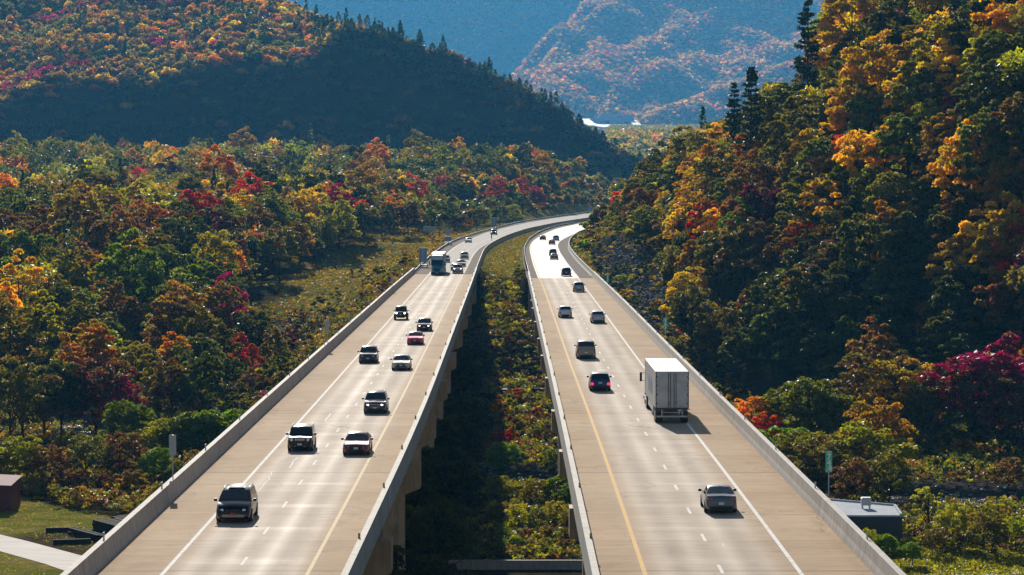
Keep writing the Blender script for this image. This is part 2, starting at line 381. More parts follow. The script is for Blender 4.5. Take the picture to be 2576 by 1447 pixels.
m = mat('ground', (.05, .04, .02), 1.0, 0, .0); co = coords(m)
va = N(m, 'ShaderNodeVertexColor', layer_name='zone'); sp = N(m, 'ShaderNodeSeparateColor'); L(m, va.outputs[0], sp.inputs[0])
n1 = noise(m, co, .07, 6, .65); n2 = noise(m, co, .9, 5, .7); n3 = noise(m, co, .25, 4, .6)
forest = ramp(m, n2, [(.3, (.02, .017, .010)), (.5, (.045, .038, .018)), (.7, (.08, .055, .022))])
grass = ramp(m, n3, [(.28, (.12, .15, .022)), (.45, (.19, .19, .04)), (.58, (.28, .22, .07)), (.72, (.36, .26, .10))])
grass = mixc(m, .5, grass, ramp(m, n2, [(.3, (.45, .5, .4)), (.7, (1, 1, 1))]), 'MULTIPLY')
vo = N(m, 'ShaderNodeTexVoronoi'); vo.inputs['Scale'].default_value = 1.1; L(m, co, vo.inputs['Vector'])
rock = mixc(m, .7, ramp(m, n2, [(.3, (.07, .062, .06)), (.7, (.16, .14, .13))]), vo.outputs['Color'], 'MULTIPLY')
rock = mixc(m, .35, rock, (.10, .09, .085))
col = mixc(m, mth(m, 'MULTIPLY', sp.outputs[0], 1.0, clamp=True), forest, grass)
col = mixc(m, sp.outputs[1], col, rock)
col = mixc(m, mth(m, 'MULTIPLY', sp.outputs[2], .9), col, ramp(m, n2, [(.35, (.04, .03, .022)), (.65, (.10, .075, .05))]))
L(m, col, bsdf(m).inputs['Base Color'])
bump(m, mth(m, 'ADD', n2, mth(m, 'MULTIPLY', vo.outputs['Distance'], sp.outputs[1])), .9, .6)
M['ground'] = m
tag(link('ground', me, None, m), kind='structure')

# river
mw = mat('river_water', (.012, .016, .014), .16, 0, .5); co = coords(mw)
bump(mw, noise(mw, co, 2.2, 6, .75, (1, 1.6, 1)), 1.0, .5)
xs = np.arange(-300, 330, 6.0); b_ = MB(); 
for k, x in enumerate(xs):
    yc = float(ip(x, RIV)); b_.v += [(x, yc - 17, -23.35), (x, yc + 17, -23.35)]
    if k: q = 2 * k; b_.f.append((q - 2, q, q + 1, q - 1))
tag(b_.build('river_water', mw), kind='structure')

# ------------------------------------------------------------------ sheets and extrusions along the roads
def sheet(name, xa, xb, y0, y1, z, mt, step=4.0, ref=None, kind='structure', nx=1):
    yy = np.linspace(y0, y1, max(2, int((y1 - y0) / step) + 1)); v = []; f = []; uv = []
    for i, y in enumerate(yy):
        a, b = float(xa(y)), float(xb(y)); r = float(ref(y)) if ref else 0
        for j in range(nx + 1):
            x = a + (b - a) * j / nx; v.append((x, y, z)); uv.append((x - r, y))
    for i in range(len(yy) - 1):
        for j in range(nx):
            q = i * (nx + 1) + j; f.append((q, q + 1, q + nx + 2, q + nx + 1))
    me = bpy.data.meshes.new(name); me.from_pydata(v, [], f); l = me.uv_layers.new(name='UVMap')
    for lp in me.loops: l.data[lp.index].uv = uv[lp.vertex_index]
    o = link(name, me, None, mt)
    return tag(o, kind=kind)
def extrude(mb, fx, y0, y1, prof, step=6.0):
    """prof: closed list of (dx, z) swept along x = fx(y)"""
    yy = np.linspace(y0, y1, max(2, int((y1 - y0) / step) + 1)); n = len(prof); b = len(mb.v)
    for y in yy:
        x = float(fx(y)); mb.v += [(x + dx, y, z) for dx, z in prof]
    for i in range(len(yy) - 1):
        for k in range(n):
            q = b + i * n + k; r = b + i * n + (k + 1) % n; mb.f.append((q, r, r + n, q + n))
    mb.f.append(tuple(range(b, b + n))); mb.f.append(tuple(range(b + (len(yy) - 1) * n, b + len(yy) * n))[::-1])
    return mb
def off(f, d): return lambda y: f(y) + d
Y0 = 95.0
sheet('road', off(LL, -.1), off(LRo, -.30), Y0, END_L, 0.0, M['deck_l'], ref=LW)
sheet('road', off(RLo, .30), off(RB, .1), Y0, END_R, 0.0, M['deck_l'], ref=RY)
# approaches beyond the decks
sheet('road', off(LW, -.25), off(LY, .25), END_L + .02, 1690, 0.0, M['asph_lane'])
sheet('road', off(LL, -.6), off(LW, -.25), END_L + .02, 1690, -.004, M['shoulder'])
sheet('road', off(LY, .25), off(LRo, .1), END_L + .02, 1690, -.004, M['shoulder'])
sheet('road', off(RY, -.3), off(RW, .3), END_R + .02, 1390, 0.0, M['conc_lane'])
sheet('road', off(RLo, -.2), off(RY, -.3), END_R + .02, 1390, -.004, M['shoulder'])
sheet('road', off(RW, .3), off(RB, .3), END_R + .02, 1390, -.004, M['shoulder'])
# painted lines
def line(fx, w, y0, y1, mt, z=.004): return sheet('road_marking', off(fx, -w / 2), off(fx, w / 2), y0, y1, z, mt, 3.0)
line(LW, .20, Y0, 1650, M['white_line']); line(LY, .20, Y0, 1650, paintline('faded_yellow_line_paint', (.74, .56, .34)))
line(RW, .22, Y0, 1350, M['white_line']); line(RY, .22, Y0, 1350, M['yellow_line'])
def dashes(fx, w, ys, ln, mt, z=.0045):
    v = []; f = []
    for y in ys:
        q = len(v)
        for yy in (y, y + ln):
            x = float(fx(yy)); v += [(x - w / 2, yy, z), (x + w / 2, yy, z)]
        f.append((q, q + 1, q + 3, q + 2))
    me = bpy.data.meshes.new('road_marking'); me.from_pydata(v, [], f)
    tag(link('road_marking', me, None, mt), kind='structure')
mid_r = lambda y: (RY(y) + RW(y)) / 2
mid_l = lambda y: (LW(y) + LY(y)) / 2
dashes(mid_r, .17, np.arange(100.5, 536, 12.2), 3.05, M['white_line'])
dashes(mid_l, .17, np.arange(103.5, 557, 12.2), 3.05, M['white_line'])
m3a = lambda y: LW(y) + (LY(y) - LW(y)) * .36
m3b = lambda y: LW(y) + (LY(y) - LW(y)) * .64
dashes(m3a, .16, np.arange(600, 1500, 12.2), 3.05, M['white_line'])
dashes(m3b, .3, np.arange(562, 1100, 3.6), 1.6, M['white_line'])
dashes(m3b, .2, np.arange(1100, 1500, 12.2), 3.05, M['white_line'])
# crack sealed by hand, winding in the nearest left lane; scrawled marks in the right carriageway
def squiggle(pts, w):
    v = []; f = []
    for i, (x, y) in enumerate(pts):
        v += [(x - w / 2, y, .0046), (x + w / 2, y, .0046)]
        if i: q = 2 * i; f.append((q - 2, q - 1, q + 1, q))
    me = bpy.data.meshes.new('road_marking'); me.from_pydata(v, [], f); tag(link('road_marking', me, None, M['white_line']), kind='structure')
squiggle([G(u, v) for u, v in ((651, 1235), (660, 1225), (668, 1213), (678, 1206), (676, 1200), (684, 1193), (681, 1188), (692, 1184))], .07)
squiggle([G(u, v) for u, v in ((728, 1178), (735, 1168), (738, 1160), (749, 1151))], .10)
squiggle([G(u, v) for u, v in ((818, 1061), (822, 1052), (827, 1048), (832, 1040))], .11)
squiggle([G(u, v) for u, v in ((1823, 1376), (1817, 1369), (1822, 1364), (1846, 1363))], .05)

# ------------------------------------------------------------------ bridges
PAR_IN_L = [(0, -.35), (0, .0), (.05, .25), (.11, .45), (.16, 1.07), (.50, 1.07), (.55, -.35)]      # traffic face on -x side (a right-hand parapet)
def flip(p, d=0): return [(-x + d, z) for x, z in p]
def bridge(label, xl, xr, inner_l, inner_r, yend, piers, pier_w, group):
    root = tag(empty('highway_bridge', (0, 300, -22)), label, 'bridge', group); root_inv = Matrix.Translation((0, -300, 22))
    def put(o): o.parent = root; o.matrix_parent_inverse = root_inv; return o
    W = lambda y: (xl(y) + xr(y)) / 2
    yy = np.linspace(Y0, yend, 120)
    mb = MB()                                                       # slab under the road sheet
    v = []
    for i, y in enumerate(yy):
        a, b = float(xl(y)) + .01, float(xr(y)) - .01
        mb.v += [(a, y, -.36), (b, y, -.36), (b, y, -.012), (a, y, -.012)]
        if i:
            q = 4 * i
            for k in range(4): mb.f.append((q - 4 + k, q - 4 + (k + 1) % 4, q + (k + 1) % 4, q + k))
    put(mb.build('deck_slab', M['parapet']))
    for t in (.10, .30, .5, .70, .90):                              # girders
        g = MB(); fx = lambda y, t=t: xl(y) + (xr(y) - xl(y)) * t
        extrude(g, fx, Y0, yend - .5, [(-.3, -.37), (.3, -.37), (.3, -.42), (.03, -.42), (.03, -2.35), (.35, -2.35), (.35, -2.42), (-.35, -2.42), (-.35, -2.35), (-.03, -2.35), (-.03, -.42), (-.3, -.42)], 12)
        put(g.build('girder', M['girder']))
    # parapets: inner_r is the x of the traffic face of the right one
    pr = MB(); extrude(pr, inner_r, Y0, yend + 8, PAR_IN_L, 5); pr = put(pr.build('parapet', M['parapet']))
    pl = MB(); extrude(pl, inner_l, Y0, yend + 8, flip(PAR_IN_L), 5); pl = put(pl.build('parapet', M['parapet']))
    for par, fx, sgn in ((pr, inner_r, 1), (pl, inner_l, -1)):
        outside = (label.startswith('left') and sgn < 0) or (label.startswith('right') and sgn > 0)
        for y in np.arange(118.5 if outside else 119.0, yend, 23.4):
            x = float(fx(y)) + sgn * (.33 if outside else .20); b = MB()
            if outside: b.box(x - .04, x + .04, y - .03, y + .03, 1.07, 1.42).box(x - .055, x + .055, y - .045, y - .031, 1.28, 1.44)
            else: b.box(x - .05, x + .05, y - .04, y + .04, 1.07, 1.12).box(x - .06, x + .06, y - .06, y - .041, 1.02, 1.34)
            o = b.build('reflector', M['galv'] if outside else M['refl_y']); o.parent = par; o.matrix_parent_inverse = Matrix.Identity(4)
    for y in piers:
        a, b = float(xl(y)) + .25, float(xr(y)) - .25; cx = (a + b) / 2; hw = (b - a) / 2; cw = pier_w / 2
        p = MB()
        gz = float(min(terr(cx - cw, y), terr(cx + cw, y))) - 1.5
        top = -5.6
        p.add([(cx - cw, y - .9, gz), (cx + cw, y - .9, gz), (cx + cw, y + .9, gz), (cx - cw, y + .9, gz),
               (cx - cw, y - .9, top), (cx + cw, y - .9, top), (cx + cw, y + .9, top), (cx - cw, y + .9, top)],
              [(0, 3, 2, 1), (4, 5, 6, 7), (0, 1, 5, 4), (1, 2, 6, 5), (2, 3, 7, 6), (3, 0, 4, 7)])
        pier = put(p.build('pier', M['pier']))
        c = MB(); prof = [(-hw, -3.0), (hw, -3.0), (hw, -5.0), (cw + .3, -6.1), (-cw - .3, -6.1), (-hw, -5.0)]
        c.v += [(cx + dx, y - 1.1, z) for dx, z in prof] + [(cx + dx, y + 1.1, z) for dx, z in prof]; n = 6
        c.f += [tuple(range(n)), tuple(range(n, 2 * n))[::-1]] + [(i, n + i, n + (i + 1) % n, (i + 1) % n) for i in range(n)]
        o = c.build('pier_cap', M['pier']); o.parent = pier; o.matrix_parent_inverse = Matrix.Identity(4)
        for t in (.10, .30, .5, .70, .90):
            gx = float(xl(y)) + (float(xr(y)) - float(xl(y))) * t
            bb = MB().box(gx - .4, gx + .4, y - .4, y + .4, -2.998, -2.42); o = bb.build('bearing', M['parapet']); o.parent = pier; o.matrix_parent_inverse = Matrix.Identity(4)
    ab = MB(); a, b = float(xl(yend)), float(xr(yend)); ab.box(a + .1, b - .1, yend - .45, yend + .8, -9, -.37)
    put(ab.build('abutment', M['parapet']))
    return root
LLo = off(LL, -.55); RBo = off(RB, .55)
bridge('left highway bridge carrying the oncoming traffic on tan concrete piers', LLo, LRo, off(LL, 0), off(LRo, -.55), END_L,
       [127, 173.5, 220.5, 262.5, 308.5, 358, 404.5, 452, 496, 540], 7.5, 'twin highway bridges')
bridge('right highway bridge carrying the receding traffic with the white semi trailer', RLo, RBo, off(RLo, .55), off(RB, 0), END_R,
       [150, 190.5, 229.5, 269, 313, 352, 389, 434, 478.5, 509], 7.5, 'twin highway bridges')

# ------------------------------------------------------------------ roadside barriers beyond the decks
def concrete_barrier(fx, y0, y1, label, prof):
    mb = MB(); extrude(mb, fx, y0, y1, prof, 6)
    return tag(mb.build('concrete_barrier', M['parapet']), label, 'barrier')
JER = [(-.32, -.35), (-.32, .02), (-.12, .35), (-.09, 1.07), (.09, 1.07), (.12, .35), (.32, .02), (.32, -.35)]
concrete_barrier(off(LRo, -.2), END_L + 8.1, 1600, 'long concrete barrier between the curving left road and the grassy median', JER)
concrete_barrier(off(RB, .25), END_R + 8.1, 1300, 'curving concrete barrier beside the right road at the foot of the rocky slope', JER)
def guardrail(fx, y0, y1, sgn, label):
    root = tag(empty('guardrail', (float(fx(y0)), y0, 0)), label, 'guardrail'); inv = Matrix.Translation((-float(fx(y0)), -y0, 0))
    mb = MB(); extrude(mb, fx, y0, y1, [(0, .44), (.06 * sgn, .50), (0, .56), (0, .62), (.06 * sgn, .68), (0, .76), (-.03 * sgn, .76), (-.03 * sgn, .44)], 5)
    o = mb.build('rail', M['galv_rail']); o.parent = root; o.matrix_parent_inverse = inv
    yy = list(np.arange(y0 + 1, y1, 3.8))
    pm = MB().box(-.08, .08, -.08, .08, -.5, .74)
    base = pm.build('post', M['wood_dark']); base.parent = root
    first = True
    for y in yy[:100]:
        o = base if first else base.copy()
        if not first: C.objects.link(o)
        first = False
        o.parent = root; o.location = (float(fx(y)) - .14 * sgn - float(fx(y0)), y - y0, 0)
    if len(yy) > 100:
        r = MB()
        for y in yy[100:]:
            x = float(fx(y)) - .14 * sgn; r.box(x - .08, x + .08, y - .08, y + .08, -.5, .74)
        o = r.build('post', M['wood_dark']); o.parent = root; o.matrix_parent_inverse = inv; o['kind'] = 'stuff'
guardrail(off(LL, -.1), END_L + 8.2, 1600, 1, 'long steel guardrail along the outer edge of the curving left road')
guardrail(off(RLo, .3), END_R + 8.2, 1150, 1, 'steel guardrail between the grassy median and the bright right road')
# ------------------------------------------------------------------ foliage
def leaf_material(name, trans=.5, rough=.5, spec=.22, obj=True):
    """leaf colour = the crown's own colour (object colour or the 'tint' attribute) varied leaf by leaf"""
    m = bpy.data.materials.new(name); m.use_nodes = True; t = m.node_tree; t.nodes.remove(t.nodes['Principled BSDF'])
    out = t.nodes['Material Output']
    va = t.nodes.new('ShaderNodeVertexColor'); va.layer_name = 'leaf'; sp = t.nodes.new('ShaderNodeSeparateColor'); t.links.new(va.outputs[0], sp.inputs[0])
    if obj:
        oi = t.nodes.new('ShaderNodeObjectInfo'); base = oi.outputs['Color']
    else:
        vt = t.nodes.new('ShaderNodeVertexColor'); vt.layer_name = 'tint'; base = vt.outputs[0]
    h = t.nodes.new('ShaderNodeHueSaturation'); t.links.new(base, h.inputs['Color'])
    t.links.new(mth(m, 'MULTIPLY_ADD', sp.outputs[1], .045, .478), h.inputs['Hue'])
    t.links.new(mth(m, 'MULTIPLY_ADD', sp.outputs[0], 1.05, .62), h.inputs['Value'])
    base_m = mixc(m, ramp(m, sp.outputs[1], [(.55, (0, 0, 0)), (.75, (.5, .5, .5))]), base, (.14, .115, .02)); t.links.new(base_m, h.inputs['Color'])
    d = t.nodes.new('ShaderNodeBsdfPrincipled'); d.inputs['Roughness'].default_value = rough; d.inputs['Specular IOR Level'].default_value = spec
    tr = t.nodes.new('ShaderNodeBsdfTranslucent'); mx = t.nodes.new('ShaderNodeMixShader'); mx.inputs[0].default_value = trans
    g = t.nodes.new('ShaderNodeHueSaturation'); g.inputs['Saturation'].default_value = 1.12; g.inputs['Value'].default_value = 1.9; t.links.new(h.outputs[0], g.inputs['Color'])
    t.links.new(h.outputs[0], d.inputs['Base Color']); t.links.new(g.outputs[0], tr.inputs['Color'])
    t.links.new(d.outputs[0], mx.inputs[1]); t.links.new(tr.outputs[0], mx.inputs[2]); t.links.new(mx.outputs[0], out.inputs['Surface'])
    return m
M['leaf'] = leaf_material('leaves')
M['needle'] = leaf_material('needles', .2, .55, .2)
M['leaf_t'] = leaf_material('forest_leaves', .5, .5, .2, False)
M['bark'] = rough_mat('bark', (.035, .027, .02), (.075, .06, .045), 3, .9, .1, .3, (1, 1, .2))

def rand_unit(n, g):
    a = g.normal(size=(n, 3)); return a / np.linalg.norm(a, axis=1)[:, None]
def leaf_geo(P, size, g, up=.35, tri=False):
    """small leaf faces at points P, random facing with a lean to the sky"""
    n = len(P); nn = rand_unit(n, g); nn[:, 2] += up; nn /= np.linalg.norm(nn, axis=1)[:, None]
    a = np.cross(nn, rand_unit(n, g)); a /= np.linalg.norm(a, axis=1)[:, None] + 1e-9; b = np.cross(nn, a)
    s = (size * g.uniform(.6, 1.3, n))[:, None]
    if tri: V = np.stack([P + a * s * .75, P - a * s * .4 + b * s * .6, P - a * s * .4 - b * s * .6], 1)
    else: V = np.stack([P + a * s * .62, P + b * s * .42, P - a * s * .62, P - b * s * .42], 1)
    return V
def mesh_np(name, V, leaf=None, tint=None):
    """V: (n, k, 3) separate k-gons"""
    n, k = V.shape[:2]; me = bpy.data.meshes.new(name)
    me.vertices.add(n * k); me.vertices.foreach_set('co', V.reshape(-1).astype(np.float32))
    me.loops.add(n * k); me.loops.foreach_set('vertex_index', np.arange(n * k, dtype=np.int32))
    me.polygons.add(n); me.polygons.foreach_set('loop_start', np.arange(0, n * k, k, dtype=np.int32)); me.polygons.foreach_set('loop_total', np.full(n, k, np.int32))
    for nm, a in (('leaf', leaf), ('tint', tint)):
        if a is None: continue
        c = np.ones((n, k, 4), np.float32); c[:, :, :a.shape[1]] = a[:, None, :]
        at = me.color_attributes.new(nm, 'FLOAT_COLOR', 'POINT'); at.data.foreach_set('color', c.ravel())
    me.update(); me.validate() if False else None
    return me
def clumps(kind, g, K, r=1.0):
    """clump centres and radii of a crown of radius r, height given by the kind; base of the crown at z = 0"""
    Cn = []; Rd = []
    asp = {'round': 1.0, 'oval': 1.5, 'spread': .8, 'tall': 2.0, 'loose': 1.3}[kind]
    lob = rand_unit(7, g); amp = g.uniform(.1, .42, 7)
    while len(Cn) < K:
        d = rand_unit(1, g)[0]
        e = 1 + sum(a * max(0, d @ l) ** 3 for a, l in zip(amp, lob)) - .18
        q = g.uniform(.35, 1) ** .5
        if d[2] < -.5: continue
        p = d * q * e * r; p[2] = p[2] * asp
        if kind == 'loose' and g.random() < .25: p *= 1.15
        Cn.append(p); Rd.append(r * g.uniform(.12, .24) * (1.2 - .35 * q))
    Cn = np.array(Cn); Cn[:, 2] -= Cn[:, 2].min() - .15 * r
    return Cn, np.array(Rd)
def broad_crown(kind, seed, K, n, size, r=4.5, dens=1.0):
    g = np.random.default_rng(seed); Cn, Rd = clumps(kind, g, K, r)
    w = Rd ** 2; ci = g.choice(K, n, p=w / w.sum())
    d = rand_unit(n, g); d[:, 2] = np.abs(d[:, 2]) * 1.0 - .28 * g.random(n); rr = g.uniform(.55, 1.08, n) ** .6
    P = Cn[ci] + d * (rr * Rd[ci])[:, None] * np.array([1.1, 1.1, .8])
    leaf = np.stack([g.random(n) * .55 + g.random(K)[ci] * .45, g.random(K)[ci] * .75 + g.random(n) * .25, g.random(n)], 1)
    return leaf_geo(P, np.full(n, size), g), leaf, Cn
def limbs(mb, H, r, Cn, g, k=7, z0=0.0, trunk_r=.22):
    top = Vector((g.uniform(-.4, .4), g.uniform(-.4, .4), H))
    mb.tube([(0, 0, z0), (top.x * .25, top.y * .25, z0 + (H - z0) * .35), (top.x * .6, top.y * .6, z0 + (H - z0) * .7), top], [trunk_r, trunk_r * .75, trunk_r * .45, .04], 7)
    for c in Cn[g.choice(len(Cn), min(k, len(Cn)), replace=False)]:
        zb = max(z0 + 1.5, float(c[2]) * g.uniform(.35, .7)); t = (zb - z0) / (H - z0)
        a = Vector((top.x * t, top.y * t, zb)); b = Vector(c); mid = a.lerp(b, .5) + Vector((0, 0, .35))
        mb.tube([a, mid, b], [trunk_r * .38, trunk_r * .24, .03], 5)
PROTO = {}
def make_proto(key, kind, seed, K, n, size, r, stem, trunk=.22, k=8, sparse=False):
    V, leaf, Cn = broad_crown(kind, seed, K, n, size, r)
    V[:, :, 2] += stem; Cn = Cn.copy(); Cn[:, 2] += stem
    H = float(V[:, :, 2].max())
    cm = mesh_np('crown', V, leaf); cm.materials.append(M['leaf'])
    mb = MB(); limbs(mb, H * .88, r, Cn, np.random.default_rng(seed + 50), k, -1.2, trunk)
    tm = bpy.data.meshes.new('trunk'); tm.from_pydata(mb.v, [], mb.f); tm.materials.append(M['bark'])
    PROTO[key] = (cm, tm, H, float(np.percentile(np.abs(V[:, :, :2]), 97)), stem)
def pine_proto(key, seed, H=20, r=3.4, n=5200, size=.42, gaps=.25):
    g = np.random.default_rng(seed); P = []; mb = MB()
    mb.tube([(0, 0, -1.2), (0, 0, H * .5), (.1, 0, H)], [.26, .17, .03], 7)
    z = H * .16; br = []
    while z < H * .985:
        t = (z - H * .16) / (H * .84); rad = r * (1 - t) ** .75 * g.uniform(.7, 1.15) + .25
        for q in range(int(g.integers(4, 7))):
            if g.random() < gaps * (1 - t): continue
            a = g.uniform(0, 6.28); L_ = rad * g.uniform(.65, 1.1); dz = L_ * (.28 * t - .05) + L_ * .1
            br.append((z, a, L_, dz))
        z += H * .033 * g.uniform(.7, 1.3)
    tot = sum(b[2] for b in br)
    for z, a, L_, dz in br:
        k = max(12, int(n * L_ / tot)); s = g.uniform(.12, 1, k) ** .75
        x = np.cos(a) * L_ * s; y = np.sin(a) * L_ * s; w = .10 + .26 * L_ * s * (1.15 - s)
        P.append(np.stack([x + g.normal(size=k) * w, y + g.normal(size=k) * w, z + dz * s + g.normal(size=k) * .12 - .12 * s * L_ * .4], 1))
        mb.tube([(0, 0, z), (math.cos(a) * L_ * .8, math.sin(a) * L_ * .8, z + dz * .8)], [.05, .012], 4, False)
    P = np.concatenate(P); n = len(P)
    leaf = np.stack([g.random(n), g.random(n), g.random(n)], 1)
    cm = mesh_np('crown', leaf_geo(P, np.full(n, size), g, .6), leaf); cm.materials.append(M['needle'])
    tm = bpy.data.meshes.new('trunk'); tm.from_pydata(mb.v, [], mb.f); tm.materials.append(M['bark'])
    PROTO[key] = (cm, tm, H, r, H * .15)
KB = []
for i, (kd, K, n, sz, r, st) in enumerate([('round', 92, 7400, .36, 4.4, 3.4), ('oval', 105, 8200, .36, 4.0, 3.2), ('oval', 96, 7600, .37, 4.8, 3.5), ('loose', 76, 5600, .34, 4.3, 2.6),
                                           ('oval', 88, 7000, .36, 3.8, 2.5), ('round', 110, 8600, .36, 4.9, 3.4), ('tall', 92, 6800, .34, 3.2, 2.6), ('loose', 60, 4200, .32, 4.0, 2.4)]):
    make_proto('b%d' % i, kd, 100 + i, K, n, sz, r, st); KB.append('b%d' % i)
for i in range(3): pine_proto('p%d' % i, 300 + i, 20, 3.2 + .4 * i, 5600, .40, .2 + .08 * i)
# river-side trees with finer leaves and a visible skeleton of limbs
make_proto('n0', 'round', 401, 130, 10500, .26, 3.6, 2.6, .16, 16); make_proto('n1', 'loose', 402, 105, 7200, .26, 3.6, 2.2, .15, 18)
make_proto('n2', 'spread', 403, 125, 10000, .27, 4.0, 2.4, .18, 16); make_proto('s0', 'loose', 404, 16, 1000, .26, 3.8, 2.6, .17, 26); make_proto('s1', 'loose', 405, 18, 1500, .42, 5.2, 4.2, .42, 18)
# shrubs: one mesh
for i in range(4):
    V, leaf, Cn = broad_crown(['round', 'spread', 'loose', 'oval'][i], 500 + i, 22, 1900, .22, 1.7)
    V[:, :, 2] -= .45; cm = mesh_np('shrub', V, leaf); cm.materials.append(M['leaf']); PROTO['h%d' % i] = (cm, None, 2.6, 1.7, 0)

PAL = {  # leaf colours
 'green': (.075, .092, .013), 'bright green': (.12, .19, .014), 'olive': (.13, .105, .018), 'yellow-green': (.26, .25, .016), 'golden yellow': (.56, .36, .016),
 'orange': (.45, .18, .02), 'rust brown': (.14, .070, .024), 'scarlet': (.40, .055, .025), 'crimson': (.27, .012, .055), 'maroon': (.09, .022, .026), 'dark green': (.042, .050, .012), 'amber': (.29, .175, .024)}
def vary(c, g, a=.16):
    f = g.normal(1, a); return tuple(max(.004, v * f * g.normal(1, .07)) for v in c) + (1,)

